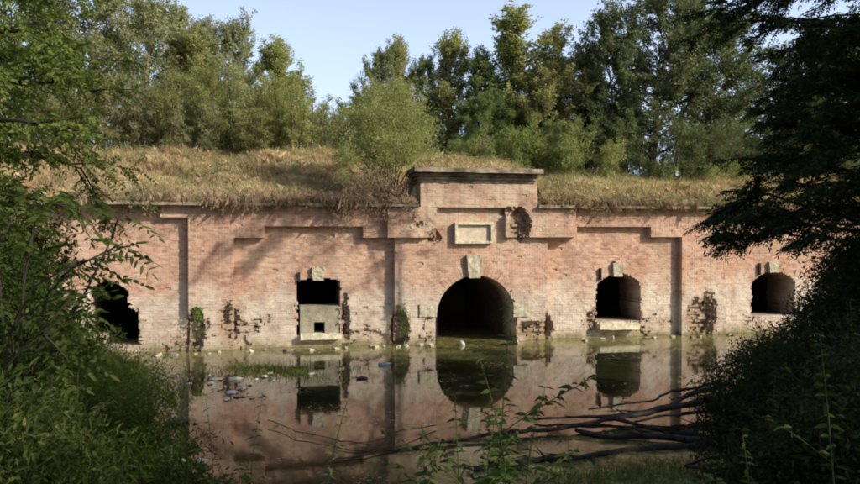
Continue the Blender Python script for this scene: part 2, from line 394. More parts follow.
# straight line of the string course: missing bits at block undersides handled by jitter
# openings
op = np.zeros_like(absent)
for i, q in enumerate(wins):
    cx = (q['x0']+q['x1'])/2; hw = (q['x1']-q['x0'])/2
    rag = (fbm(XX*1.2, ZZ*1.5, 20+i, 2)-.5)*.16+(h3-.5)*.05
    top = q['z1']-q['rise']*((XX-cx)/hw)**2
    bx = np.abs(XX-cx) < hw+np.where(ZZ < q['z1']-.25, rag, rag*.3)
    op |= bx & (ZZ > q['z0']) & (ZZ < top)
# window 1: ragged hole going down to the water on its right side
q = wins[0]; op |= (XX > fx(104)) & (XX < fx(138)-(ZZ-.3)*.0) & (ZZ > .25) & (ZZ < fz(130, 306)+.45-(XX-fx(112))*.75+(h3-.5)*.15)
arch = (np.abs(XX-AX) < AR+.06) & (ZZ < AS) | ((XX-AX)**2+(ZZ-AS)**2 < (AR+.06)**2) & (ZZ >= AS)
op |= arch
ABS = absent | op
BACK = np.where(op, 1.8, .45)
# build quads
def wall_mesh():
    Vs, As = [], []
    pres = ~ABS
    ii, jj = np.nonzero(pres)
    x0 = gx0+ii*CS; z0 = -.1+jj*CS; d = D[ii, jj]; e = er[ii, jj]
    q = np.stack([np.stack([x0, d, z0], 1), np.stack([x0+CS, d, z0], 1), np.stack([x0+CS, d, z0+CS], 1), np.stack([x0, d, z0+CS], 1)], 1)
    Vs.append(q); As.append(np.repeat(e[:, None], 4, 1))
    for ax in (0, 1):
        a = pres[:-1, :] if ax == 0 else pres[:, :-1]; b = pres[1:, :] if ax == 0 else pres[:, 1:]
        Da = (np.where(pres, D, BACK)); da = Da[:-1, :] if ax == 0 else Da[:, :-1]; db = Da[1:, :] if ax == 0 else Da[:, 1:]
        ea = er[:-1, :] if ax == 0 else er[:, :-1]; eb = er[1:, :] if ax == 0 else er[:, 1:]
        need = (a | b) & (np.abs(da-db) > 1e-4)
        ii, jj = np.nonzero(need); y0 = da[ii, jj]; y1 = db[ii, jj]; e = np.maximum(ea[ii, jj], eb[ii, jj])
        if ax == 0:
            x = gx0+(ii+1)*CS; z = -.1+jj*CS
            q = np.stack([np.stack([x, y0, z], 1), np.stack([x, y1, z], 1), np.stack([x, y1, z+CS], 1), np.stack([x, y0, z+CS], 1)], 1)
        else:
            x = gx0+ii*CS; z = -.1+(jj+1)*CS
            q = np.stack([np.stack([x, y0, z], 1), np.stack([x+CS, y0, z], 1), np.stack([x+CS, y1, z], 1), np.stack([x, y1, z], 1)], 1)
        Vs.append(q); As.append(np.repeat(e[:, None], 4, 1))
    Vq = np.concatenate(Vs); A = np.concatenate(As).ravel(); n = len(Vq)
    return npmesh('brick_face', Vq.reshape(-1, 3), np.arange(n*4).reshape(n, 4), dict(erode=A))
fobj('brick_face', wall_mesh(), M['brick'])

# arch ring + tunnel
mb = MB(); NS = 40; ya = L1-.012
rin = [(AX-AR*math.cos(PI*i/NS), AS+AR*math.sin(PI*i/NS)) for i in range(NS+1)]
inn = [(AX-AR, -.3)]+rin+[(AX+AR, -.3)]
n = len(inn)
mb.add([(x, ya, z) for x, z in inn]+[(x, 7.0, z) for x, z in inn], [(i, i+1, i+1+n, i+n) for i in range(n-1)])
mb.add([(x, 7.0, z) for x, z in inn], [tuple(range(n))])
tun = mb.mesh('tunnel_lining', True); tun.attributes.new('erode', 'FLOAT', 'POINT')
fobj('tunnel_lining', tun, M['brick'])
mb = MB(); nv = 34; RO = AR+.34
for i in range(nv):                                        # voussoir bricks
    a0 = PI*i/nv+.004; a1 = PI*(i+1)/nv-.004; yy = ya-random.uniform(-.004, .01); ro = RO+random.uniform(-.012, .012)
    pl = [(AX-AR*math.cos(a), AS+AR*math.sin(a)) for a in (a0, a1)]+[(AX-ro*math.cos(a), AS+ro*math.sin(a)) for a in (a1, a0)]
    mb.prism(pl, yy, L1+.2)
ringm = mb.mesh('arch_ring'); a_ = ringm.attributes.new('erode', 'FLOAT', 'POINT')
a_.data.foreach_set('value', np.full(len(ringm.vertices), .12, np.float32))
fobj('arch_ring', ringm, M['brick'])
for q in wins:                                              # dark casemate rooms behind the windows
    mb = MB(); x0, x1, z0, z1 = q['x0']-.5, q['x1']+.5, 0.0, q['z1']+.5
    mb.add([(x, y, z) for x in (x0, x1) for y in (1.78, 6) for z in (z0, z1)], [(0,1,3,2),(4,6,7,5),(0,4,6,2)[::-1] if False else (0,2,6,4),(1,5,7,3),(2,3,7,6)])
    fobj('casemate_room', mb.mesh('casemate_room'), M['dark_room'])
def weather(me, cut, amp, seed=0):
    """cut long stone edges up and chip them with noise"""
    import bmesh
    bm = bmesh.new(); bm.from_mesh(me)
    for it in range(3):
        ed = [e_ for e_ in bm.edges if e_.calc_length() > cut]
        if not ed: break
        bmesh.ops.subdivide_edges(bm, edges=ed, cuts=2, use_grid_fill=True)
    for v in bm.verts:
        x_, y_, z_ = v.co; k_ = float(fbm(np.array(x_*5+y_*3), np.array(z_*6+y_*4), seed, 3))-.5; k2 = float(fbm(np.array(x_*13), np.array(z_*15+y_*11), seed+3, 2))-.5
        v.co += v.normal*(amp*1.5*k_+amp*k2*1.6-amp*.4)
    bm.to_mesh(me); bm.free(); me.update(); return me
def fb(mbx, name, mat, bevel=.015, parent=None, label=None):
    me = mbx.mesh(name); small = len(me.vertices) < 60
    if name != 'iron_hook': weather(me, .12 if small else .3, .022)
    o = fobj(name, me, mat, parent)
    b = o.modifiers.new('bevel', 'BEVEL'); b.width = .008; b.segments = 1; b.limit_method = 'ANGLE'; b.angle_limit = math.radians(50)
    if label: o['label'] = label
    return o
# keystone of the gate
kz0, kz1 = fz(473, 277, L1), fz(473, 255, L1)
mb = MB(); mb.prism([(fx(468.5, L1), kz0-.02), (fx(479, L1), kz0-.02), (fx(481, L1), kz1), (fx(466, L1), kz1)], L1-.16, L1+.05); fb(mb, 'keystone', M['stone'])
for px0, px1 in ((419, 436), (513, 529)):                   # springer stones
    mb = MB(); mb.box(fx(px0, L1), fx(px1, L1), L1-.07, L1+.1, fz(px0, 317, L1), fz(px0, 304, L1), .01); fb(mb, 'springer_stone', M['stone'], .02)
# window keystones + little stone/iron stubs beside
for (pa, pb, p0, p1) in ((312, 324, 280, 267), (612, 622, 276, 263), (768, 778, 272, 262)):
    mb = MB(); mb.prism([(fx(pa+1), fz(pa, p0)), (fx(pb-1), fz(pa, p0)), (fx(pb), fz(pa, p1)), (fx(pa), fz(pa, p1))], -.13, .1); fb(mb, 'keystone', M['stone'], .02)
for (pa, p0, p1) in ((599, 280, 268), (613, 276, 261), (758, 275, 263), (298, 282, 272)):
    mb = MB(); mb.box(fx(pa), fx(pa+2), -.10, .05, fz(pa, p0), fz(pa, p1)); fb(mb, 'iron_hook', M['dark_room'], .005)
# window sills
for (pa, pb, p0, p1, yy) in ((300, 341, 339, 334, -.22), (597, 636, 329, 323, -.32)):
    mb = MB(); n_ = 7; xs = np.linspace(fx(pa), fx(pb), n_)
    top = [(x, fz(pa, p1)+random.uniform(-.015, .01)) for x in xs]; bot = [(x, fz(pa, p0)+random.uniform(-.02, .02)) for x in xs[::-1]]
    mb.prism(top+bot, yy, .2); fb(mb, 'window_sill', M['white_stone'], .02)
# concrete infill below the embrasure of window 2 with its small vent
mb = MB(); x0, x1 = fx(300), fx(339); v0, v1 = fx(314), fx(325); zt, zb = fz(320, 306, .1), fz(320, 336, .1)
q0, q1 = fz(320, 333, .1), fz(320, 322, .1)
for (a, b, c, d_) in ((x0, v0, zb, zt), (v1, x1, zb, zt), (v0, v1, q1, zt), (v0, v1, zb, q0)): mb.box(a, b, .1, .75, c, d_)
fobj('plaster_infill', mb.mesh('plaster_infill'), M['plaster'])
# copings
def coping(pa, pb, ypos, name='coping_slab', zt=None, seg=1.3):
    mb = MB(); x = fx(pa, ypos) if pa > -900 else gx0; x1 = fx(pb, ypos) if pb < 1900 else gx1
    while x < x1-.05:
        L = min(seg*random.uniform(.7, 1.2), x1-x)
        if x1-x-L < .3: L = x1-x
        dz = random.uniform(-.012, .012); dy = random.uniform(-.03, .02)
        mb.box(x+.004, x+L-.004, ypos+dy, .55, ZT+dz, ZT+.11+dz, .006); x += L
    return fb(mb, name, M['coping'], .02)
coping(-999, 385, L1-.32); coping(577, 1999, L1-.32)
coping(386, 419, L2-.2); coping(539, 576, L2-.2)
# parapet cornice: stepped mouldings
cx0, cx1 = fx(414, L2-.3), fx(543, L2-.3)
zc = [fz(480, v, L2-.25) for v in (183, 180, 177, 173.5, 168.5)]
mb = MB()
for k, (a, ins, yy) in enumerate(zip(range(4), (.22, .17, .10, 0), (.04, .08, .14, .42))):
    mb.box(cx0+ins, cx1-ins, L2-yy, .7, zc[k]+.003*k, zc[k+1]+.003*(k+1)-.003, .006)
fb(mb, 'cornice', M['coping'], .018)
# plaque
pl = empty('inscription_plaque', (fx(473, L1), L1, fz(473, 233, L1)), 'x', 'x'); pl.parent = fort
for k in ('label', 'category'): del pl[k]
pl.location = tuple(np.array([fx(473, L1), L1, fz(473, 233, L1)])-FO)
hw, hh = (fx(492, L1)-fx(454, L1))/2, (fz(473, 222.5, L1)-fz(473, 243.5, L1))/2
for nm, bxs, mt in (('plaque_frame', [(-hw, hw, -.20, .05, hh-.09, hh), (-hw, hw, -.20, .05, -hh, -hh+.09), (-hw, -hw+.10, -.197, .05, -hh+.09, hh-.09), (hw-.09, hw, -.197, .05, -hh+.09, hh-.09)], M['white_stone']),
                    ('inscription_panel', [(-hw+.1, hw-.09, -.08, .05, -hh+.09, hh-.09)], M['inscription'])):
    mb = MB(); [mb.box(*b) for b in bxs]; o = obj(nm, mb.mesh(nm), mt, pl)
    bv = o.modifiers.new('bevel', 'BEVEL'); bv.width = .012; bv.segments = 2

# ------------------------------------------------------------------ TERRAIN
def gz(x, y):                                               # embankment on top of the fort
    x = np.asarray(x, float); y = np.asarray(y, float)
    z = 5.08+2.75*sstep(-1.5, 8.5, y)-.28
    pb = sstep(fx(405), fx(425), x)*(1-sstep(fx(535), fx(550), x))*sstep(2.8, .9, y)
    z = z+pb*np.maximum(0, 6.38-z)*sstep(.1, .6, y+.2)
    z = z+(fbm(x*.5, y*.7, 3)-.5)*1.1*sstep(.8, 3, y)+(fbm(x*1.6, y*1.6, 8)-.5)*.22*sstep(.3, 1.5, y)
    z = z-.85*sstep(fx(545), fx(600), x)*sstep(1.0, 6, y)*sstep(60, 30, y)
    z = z+sstep(40, 120, y)*1.5
    return z
def grid(name, xs, ys, zf, mat, smooth=True):
    GX, GY = np.meshgrid(xs, ys, indexing='ij'); GZ = zf(GX, GY); a, b = GX.shape
    V = np.stack([GX, GY, GZ], -1).reshape(-1, 3); i, j = np.meshgrid(np.arange(a-1), np.arange(b-1), indexing='ij'); k = (i*b+j).ravel()
    o = obj(name, npmesh(name, V, np.stack([k, k+b, k+b+1, k+1], 1), smooth=smooth), mat); tag(o, kind='structure'); return o
xs = np.concatenate([np.linspace(-900, -35, 30), np.linspace(-34, 60, 260), np.linspace(61, 1000, 30)])
ys = np.concatenate([np.linspace(.42, 20, 90), np.linspace(21, 60, 30), np.linspace(65, 1200, 40)])
grid('embankment_ground', xs, ys, gz, M['earth'])

shx = np.array([-80, -22, -12, -8, -4.5, -2, 0, 3, 6, 8, 10, 12.5, 16, 20, 25, 30, 80.])
shy = np.array([-6, -5, -6.5, -8.5, -12, -14.8, -17.2, -17.8, -17.2, -15.4, -12, -9, -6.5, -4.5, -2.5, -1.5, -1.5])
def shore(x): return np.interp(x, shx, shy)
def bz(x, y):
    x = np.asarray(x, float); y = np.asarray(y, float)
    d = (shore(x)-y)*.80
    z = np.where(d > 0, 2.5*(1-np.exp(-np.maximum(d, 0)/4.4))*1.06, .25*d)
    z = z+.9*np.exp(-(((x-12)/4.5)**2+((y+17)/4)**2))*sstep(0, 2, d)
    z = z+(fbm(x*.9, y*.9, 31)-.5)*.22*sstep(0, 1, np.abs(d))
    return np.maximum(z, -1.2)
grid('bank_ground', np.concatenate([np.linspace(-90, -25, 12), np.linspace(-24, 32, 230), np.linspace(34, 100, 12)]),
     np.concatenate([np.linspace(-120, -40, 10), np.linspace(-38, 1, 160)]), bz, M['bank'])
def flat(x, y): return np.zeros_like(x)
grid('pond_water', np.linspace(-90, 100, 20), np.array([-120, -60, -30, -15, 0, 8.]), flat, M['water'])

# ------------------------------------------------------------------ FOLIAGE
def nrm(a): return a/np.maximum(np.linalg.norm(a, axis=-1, keepdims=True), 1e-9)
def leaf_mesh(name, p, d, L, W, r, droop=.12, hexa=False):
    """p,d (N,3)"""
    N = len(p); d = nrm(d); L = np.broadcast_to(L, (N,))[:, None]; W = np.broadcast_to(W, (N,))[:, None]
    nn = nrm(rng.normal(size=(N, 3))*.75+np.array([0, 0, .8])); s = nrm(np.cross(d, nn)); up = np.cross(s, d)
    tip = p+d*L-np.array([0, 0, 1])*L*droop
    if hexa:
        a = p+d*L*.28+up*W*.08; b = p+d*L*.62-np.array([0, 0, 1])*L*droop*.35
        V = np.stack([p, a+s*W*.5, b+s*W*.42, tip, b-s*W*.42, a-s*W*.5], 1); k = 6
    else:
        m_ = p+d*L*.42+up*W*.15; V = np.stack([p, m_+s*W*.5, tip, m_-s*W*.5], 1); k = 4
    return npmesh(name, V.reshape(-1, 3), np.arange(N*k).reshape(N, k), dict(rnd=np.repeat(r, k)))
def lobe_clumps(lobes, n):
    """clump centres + outward dirs in ellipsoidal lobes (cx,cy,cz,rx,ry,rz)"""
    lb = np.array(lobes, float); wgt = (lb[:, 3]*lb[:, 4]*lb[:, 5])**.75; idx = rng.choice(len(lb), n, p=wgt/wgt.sum())
    u = nrm(rng.normal(size=(n, 3))); rr = rng.uniform(.12, 1, n)**.45*(1+.12*rng.normal(size=n))
    c = lb[idx, :3]+u*lb[idx, 3:]*rr[:, None]; return c, u, idx
def clump_leaves(c, u, per, L, W, up=.3, tw=.5, sp=.06, rough=.8, down=0.):
    n = len(c); td = nrm(u*(1-up)+np.array([0, 0, 1])*(up-down)+rng.normal(size=(n, 3))*.35)
    tw_ = tw*rng.uniform(.5, 1.3, n)
    t = rng.uniform(-.3, .7, (n, per)); p = c[:, None]+td[:, None]*(t*tw_[:, None])[..., None]+rng.normal(size=(n, per, 3))*sp
    d = nrm(td[:, None]*.7+rng.normal(size=(n, per, 3))*rough)
    cr = rng.uniform(0, 1, n)[:, None]*.55+rng.uniform(0, 1, (n, per))*.45
    return p.reshape(-1, 3), d.reshape(-1, 3), np.clip(cr.ravel(), 0, 1), td, tw_
def limbs(mb, base, lobes, r0, nb=7, H=None, twigs=None, k=6):
    lb = np.array(lobes, float); base = np.array(base, float); top = lb[np.argmax(lb[:, 2]), :3]
    pts = [base+(top-base)*t+np.array([math.sin(t*5+base[0])*.12, math.cos(t*4)*.12, 0])*(t*(1-t)*4)*max(1, (top-base)[2]*.15) for t in np.linspace(0, 1, 9)]
    mb.tube(pts, [r0*(1-.9*t)+.008 for t in np.linspace(0, 1, 9)], k)
    order = rng.permutation(len(lb))[:nb]
    for i in order:
        c = lb[i, :3]; f = np.clip((c[2]-base[2])/(top[2]-base[2]+1e-6)*.6, .08, .8); s = pts[int(f*8)]
        mid = (s+c)/2+np.array([0, 0, .12*np.linalg.norm(c-s)])+rng.normal(size=3)*.08
        q = [s, (s+mid)/2+rng.normal(size=3)*.03, mid, (mid+c)/2+rng.normal(size=3)*.06, c+rng.normal(size=3)*lb[i, 3]*.2]
        rr = r0*(1-.8*f)*.55; mb.tube(q, [rr, rr*.8, rr*.6, rr*.4, rr*.15+.004], 5)
    if twigs is not None:
        c, td, tl = twigs
        for j in range(len(c)): mb.tube([c[j]-td[j]*tl[j]*.5, c[j], c[j]+td[j]*tl[j]*.6], [.012, .008, .003], 3)

def crown_lobes(kind, H, R):
    """list of lobes in local coordinates, base at origin"""
    out = []
    if kind == 'poplar':                                     # narrow, feathery, upright
        for k in range(46):
            h = rng.uniform(.22, 1.0); r = R*(math.sin(PI*min(1, (h-.12)*1.05))**.6)*.8+.15*R; a = rng.uniform(0, 2*PI); q = rng.uniform(0, r*.85)
            out.append((q*math.cos(a), q*math.sin(a), H*h*.94, R*.17, R*.17, H*.085*rng.uniform(.7, 1.6)))
        out.append((0, 0, H*.93, R*.16, R*.16, H*.08))
    elif kind == 'oval':                                     # broad irregular
        for k in range(58):
            h = rng.uniform(.12, .97); r = R*(1-abs(h-.5)*1.5)**.6 if abs(h-.5) < .6 else R*.3; r = max(r, .3*R) if h < .9 else r; a = rng.uniform(0, 2*PI); q = math.sqrt(rng.uniform(0, 1))*r
            s = rng.uniform(.12, .27)*R; out.append((q*math.cos(a), q*math.sin(a), H*h*.95, s, s, s*rng.uniform(.6, 1.3)))
    elif kind == 'thicket':                                  # many upright stems from the ground
        for k in range(44):
            a = rng.uniform(0, 2*PI); q = math.sqrt(rng.uniform(0, 1))*R; hh = H*(1-.35*(q/R)**2)*rng.uniform(.75, 1.05); h = rng.uniform(.1, .95)
            s = R*rng.uniform(.13, .26); out.append((q*math.cos(a), q*math.sin(a), hh*h, s, s, H*rng.uniform(.07, .14)))
        for k in range(9):                                   # tops
            a = rng.uniform(0, 2*PI); q = R*rng.uniform(0, .8); out.append((q*math.cos(a), q*math.sin(a), H*rng.uniform(.80, .97), R*.09, R*.09, H*.09))
    elif kind == 'shrub':
        for k in range(16):
            a = rng.uniform(0, 2*PI); q = math.sqrt(rng.uniform(0, 1))*R*.75; h = rng.uniform(.1, .85)*(1-.3*q/R); s = R*rng.uniform(.25, .42); out.append((q*math.cos(a), q*math.sin(a), H*h, s, s, s*.9))
    return out
ARCH = {}
def grow(start, d, L, n, up, wob):
    pts = [np.array(start, float)]; d = nrm(np.array(d, float)); st = L/n
    for i in range(n):
        d = nrm(d+np.array([0, 0, up])/n+rng.normal(size=3)*wob); pts.append(pts[-1]+d*st)
    return np.array(pts)
def along(pts, t):
    k = t*(len(pts)-1); i = min(len(pts)-2, int(k)); return pts[i]+(pts[i+1]-pts[i])*(k-i), nrm(pts[i+1]-pts[i])
def one_stem(mb, C, D_, base, d0, H, R, r0, n1, t0, prof, el, up1, nsub, sublen, gap, k0=7):
    tr = grow(base, d0, H, 12, .35, .035); mb.tube(tr, list(np.linspace(r0, .012, 13)), k0)
    for i in range(n1):
        t = t0+(1-t0)*((i+rng.uniform(0, 1))/n1); p, td = along(tr, min(t, .995)); a = i*2.4+rng.uniform(-.5, .5); e = math.radians(el+rng.normal()*9+22*(t-.5))
        L = max(.25, R*prof(t)*rng.uniform(.62, 1.22)); d = np.array([math.cos(a)*math.cos(e), math.sin(a)*math.cos(e), math.sin(e)])
        br = grow(p, d, L, 6, up1, .10); rb = r0*(1-.85*t)*.42+.006; mb.tube(br, list(np.linspace(rb, .005, 7)), 4)
        for c in range(max(2, int(L*.6/gap))): q, qd = along(br, rng.uniform(.35, 1)); C.append(q); D_.append(qd)
        for j in range(nsub+int(L*1.5)):
            tt = rng.uniform(.2, .98); q, qd = along(br, tt); sd = nrm(np.cross(qd, rng.normal(size=3))); L2 = sublen*rng.uniform(.5, 1.3)*(1.15-.5*tt)
            sb = grow(q, qd*.6+sd+np.array([0, 0, .25]), L2, 3, up1*.8, .12); mb.tube(sb, [.010, .007, .005, .003], 3)
            for c in range(max(1, int(L2/gap))): u_, ud = along(sb, rng.uniform(.15, 1)); C.append(u_); D_.append(ud)
def archetype2(key, H, R, per, L, W, stems=1, sp=.08, tw=.38, rough=.8, r0=None, **kw):
    mb = MB(); C, D_ = [], []
    for s_ in range(stems):
        if stems == 1: one_stem(mb, C, D_, (0, 0, -.3), (rng.normal()*.04, rng.normal()*.04, 1), H, R, r0 or H*.016, **kw)
        else:
            a = rng.uniform(0, 2*PI); q = math.sqrt(rng.uniform(0, 1))*R*.72; hh = H*(1-.38*(q/R)**2)*rng.uniform(.72, 1.06); ln = .10+.16*q/R
            one_stem(mb, C, D_, (q*math.cos(a), q*math.sin(a), -.2), (math.cos(a)*ln+rng.normal()*.05, math.sin(a)*ln+rng.normal()*.05, 1), hh, R*.36, H*.007, k0=4, **kw)
    C = np.array(C); D_ = np.array(D_); C[:, 2] = np.maximum(C[:, 2], .05)
    p, d, r, td, tl = clump_leaves(C, D_, per, L, W, .1, tw, sp, rough)
    cm = leaf_mesh(key+'_crown', p, d, L*rng.uniform(.6, 1.3, len(p)), W*rng.uniform(.6, 1.3, len(p)), r); ARCH[key] = (cm, mb.mesh(key+'_trunk', True), M['bark'], H, R)
def archetype(key, kind, H, R, n, per, L, W, up, tw, sp=.07, rough=.8, bark='bark', r0=None, ntw=0):
    lobes = crown_lobes(kind, H, R); c, u, _ = lobe_clumps(lobes, n); c[:, 2] = np.maximum(c[:, 2], .05)
    p, d, r, td, tl = clump_leaves(c, u, per, L, W, up, tw, sp, rough)
    cm = leaf_mesh(key+'_crown', p, d, L*rng.uniform(.7, 1.3, len(p)), W*rng.uniform(.7, 1.3, len(p)), r)
    mb = MB()
    for k in range(14):
        l = lobes[k]; a = rng.normal(size=2)*.15*R
        mb.tube([(a[0], a[1], -.2), (l[0]*.5+a[0]*.5, l[1]*.5+a[1]*.5, l[2]*.5), l[:3]], [H*.008+.01, H*.005+.008, .006], 5)
    ARCH[key] = (cm, mb.mesh(key+'_trunk', True), M[bark], H, R)
p_oval = lambda t: math.sqrt(max(.03, 1-((t-.42)/.60)**2)); p_point = lambda t: .12+.95*(1-t)**.75*min(1, .4+t*2.5); p_col = lambda t: .3+.7*math.sin(PI*min(1, t*.95))
archetype2('oval1', 10, 3.7, 17, .15, .085, n1=52, t0=.10, prof=p_oval, el=28, up1=.7, nsub=6, sublen=1.0, gap=.20)
archetype2('oval2', 9, 3.3, 17, .15, .085, n1=46, t0=.06, prof=p_oval, el=32, up1=.8, nsub=6, sublen=.95, gap=.20)
archetype2('poplar1', 9, 2.5, 17, .15, .08, n1=46, t0=.08, prof=p_point, el=42, up1=1.1, nsub=5, sublen=.8, gap=.18)
archetype2('poplar2', 8, 2.3, 17, .15, .08, n1=44, t0=.08, prof=p_col, el=42, up1=1.1, nsub=5, sublen=.8, gap=.18)
archetype2('thick1', 6, 2.5, 15, .12, .050, stems=15, sp=.07, n1=11, t0=.06, prof=p_oval, el=48, up1=.9, nsub=2, sublen=.5, gap=.17)
archetype2('thick2', 6, 2.7, 15, .12, .045, stems=16, sp=.07, n1=11, t0=.05, prof=p_oval, el=50, up1=.9, nsub=2, sublen=.5, gap=.17)
archetype2('shrub1', 2.4, 1.7, 13, .10, .045, stems=11, sp=.06, tw=.3, n1=8, t0=.08, prof=p_oval, el=40, up1=.7, nsub=2, sublen=.35, gap=.13)
archetype2('shrub2', 2.2, 1.6, 13, .10, .040, stems=12, sp=.06, tw=.3, n1=8, t0=.05, prof=p_oval, el=45, up1=.7, nsub=2, sublen=.35, gap=.13)

matcache = {}
def place(key, name, label, cat, mat, loc, H, Rscale=1.0, group=None, rz=None, parts=('trunk', 'crown')):
    cm, tm, bk, H0, R0 = ARCH[key]; s = H/H0
    if key[:5] in ('shrub', 'thick'): parts = ('stems', 'crown')
    root = empty(name, loc, label, cat, group); root.rotation_euler = (rng.uniform(-.04, .04), rng.uniform(-.04, .04), rng.uniform(0, 6.28) if rz is None else rz)
    root.scale = (s*Rscale, s*Rscale, s)
    t = bpy.data.objects.new(parts[0], tm); link(t, root); 
    if not tm.materials: tm.materials.append(bk)
    c = bpy.data.objects.new(parts[1], cm); link(c, root)
    if not cm.materials: cm.materials.append(M[mat])
    c.material_slots[0].link = 'OBJECT'; c.material_slots[0].material = M[mat]
    return root
def tree_at(key, px, top, Y, name, label, mat, Rpx=None, group='trees and shrubs on top of the fort', cat='tree'):
    p = PY(px, top, Y); g = float(gz(p[0], Y)); H = p[2]-g; H0, R0 = ARCH[key][3:]
    rs = 1.0
    if Rpx: dep = np.dot(p-CAM, FW); rs = (Rpx*dep/F)/(R0*H/H0)
    return place(key, name, label, cat, mat, (p[0], Y, g-.1), H, rs, group)

T = tree_at
# --- left mass above the slope (left to right)
T('oval1', 20, -60, 12, 'broadleaf_tree', 'tall grey-green tree at the far left of the fort roof, half behind the near foliage', 'leaf_grey', 90)
T('oval2', 100, -34, 11.5, 'broadleaf_tree', 'tall dusty grey-green tree above the slope, its top cut by the picture edge', 'leaf_grey', 85)
T('oval2', 138, 2, 10.5, 'broadleaf_tree', 'tall grey-leaved tree whose tip shows just left of the open sky', 'leaf_grey', 62)
T('poplar1', 172, 16, 12, 'young_tree', 'feathery young tree with twin tips just right of the tallest grey tree', 'leaf_grey', 46)
T('poplar2', 206, 40, 11, 'young_tree', 'olive young tree poking out of the left thicket', 'leaf_olive', 44)
T('oval2', 242, 34, 12, 'broadleaf_tree', 'round-topped darker tree behind the middle of the left thicket', 'leaf_grey', 52)
T('poplar2', 272, 48, 11, 'young_tree', 'upright tree with a dark tuft standing at the right shoulder of the thicket', 'leaf_olive', 42)
T('poplar2', 300, 80, 12, 'young_tree', 'small tree stepping down at the right end of the thicket', 'leaf_grey', 38)
T('thick2', 60, 50, 8.8, 'willow_thicket', 'dark green thicket at the far left edge of the dry slope', 'leaf_olive', 62, cat='thicket')
T('thick1', 112, 70, 8.2, 'willow_thicket', 'olive thicket at the left end of the hedge along the slope', 'leaf_olive', 58, cat='thicket')
T('thick2', 156, 56, 8.3, 'willow_thicket', 'tall olive thicket with pale leaf undersides, below the twin-tipped tree', 'leaf_grey', 58, cat='thicket')
T('thick1', 200, 58, 8.1, 'willow_thicket', 'bushy olive thicket in the middle of the hedge along the slope', 'leaf_olive', 56, cat='thicket')
T('thick2', 243, 62, 8.3, 'willow_thicket', 'yellow-green thicket catching the sun, below the round-topped tree', 'leaf_olive', 54, cat='thicket')
T('thick1', 282, 74, 8.1, 'willow_thicket', 'olive thicket at the right shoulder of the left hedge', 'leaf_olive', 52, cat='thicket')
T('thick2', 318, 96, 8.3, 'willow_thicket', 'low loose thicket ending the hedge next to the pale willow bush', 'leaf_olive', 44, cat='thicket')
T('thick1', 348, 108, 9, 'willow_thicket', 'lowest olive thicket partly behind the pale willow bush', 'leaf_olive', 36, cat='thicket')
T('thick2', 182, 92, 7.8, 'willow_thicket', 'front row thicket of sage-green shoots at the edge of the dry grass', 'leaf_grey', 46, cat='thicket')
T('thick1', 262, 98, 7.8, 'willow_thicket', 'front row thicket below the upright tree with the dark tuft', 'leaf_olive', 46, cat='thicket')
T('oval2', 190, 30, 13, 'broadleaf_tree', 'sage-coloured tree between the twin-tipped tree and the olive young tree', 'leaf_grey', 50)
T('thick1', 222, 52, 9.4, 'willow_thicket', 'taller second-row thicket behind the middle of the hedge', 'leaf_grey', 52, cat='thicket')
for i_, px_ in enumerate(range(-20, 900, 46)):
    T('thick2' if i_ % 2 else 'oval2', px_+rng.uniform(-8, 8), 104+rng.uniform(-6, 8), 20+rng.uniform(0, 4), 'back_row_tree', 'low tree of the back row closing the gaps between the trunks', 'leaf_deep', 44, group='back row of low trees behind the others')
# --- middle trees
T('oval2', 376, 58, 15, 'broadleaf_tree', 'dark tree peeping over the left side of the pale willow bush', 'leaf_deep', 34)
T('poplar2', 396, 46, 15.5, 'young_tree', 'lighter tree rising straight behind the pale willow bush', 'leaf_olive', 30)
T('oval2', 418, 66, 16, 'broadleaf_tree', 'short dark tree right behind the willow bush, beside the sky gap', 'leaf_deep', 28)
T('poplar2', 449, 42, 15, 'young_tree', 'narrow tree alone between two gaps of sky', 'leaf_olive', 40)
T('poplar2', 480, 60, 14, 'young_tree', 'small dark tree in the dip left of the pointed tree', 'leaf_deep', 40)
T('oval2', 478, 98, 12.5, 'broadleaf_tree', 'dark low tree filling the dip left of the pointed tree', 'leaf_deep', 46)
T('poplar1', 516, 22, 14, 'young_tree', 'tall pointed tree, highest of the middle group', 'leaf_olive', 72)
T('poplar1', 545, 36, 14.5, 'young_tree', 'full green tree at the right shoulder of the pointed tree', 'leaf_olive', 58)
T('oval2', 540, 70, 12, 'broadleaf_tree', 'broad mid green tree under the pointed tree', 'leaf_olive', 62)
T('poplar2', 580, 58, 13.5, 'young_tree', 'tree touching the left side of the big dark tree', 'leaf_deep', 48)
T('thick1', 500, 112, 10.5, 'willow_thicket', 'dark low thicket closing the gap under the small dark tree', 'leaf_deep', 46, cat='thicket')
T('thick2', 585, 104, 10, 'willow_thicket', 'shaded thicket between the middle group and the biggest tree', 'leaf_deep', 46, cat='thicket')
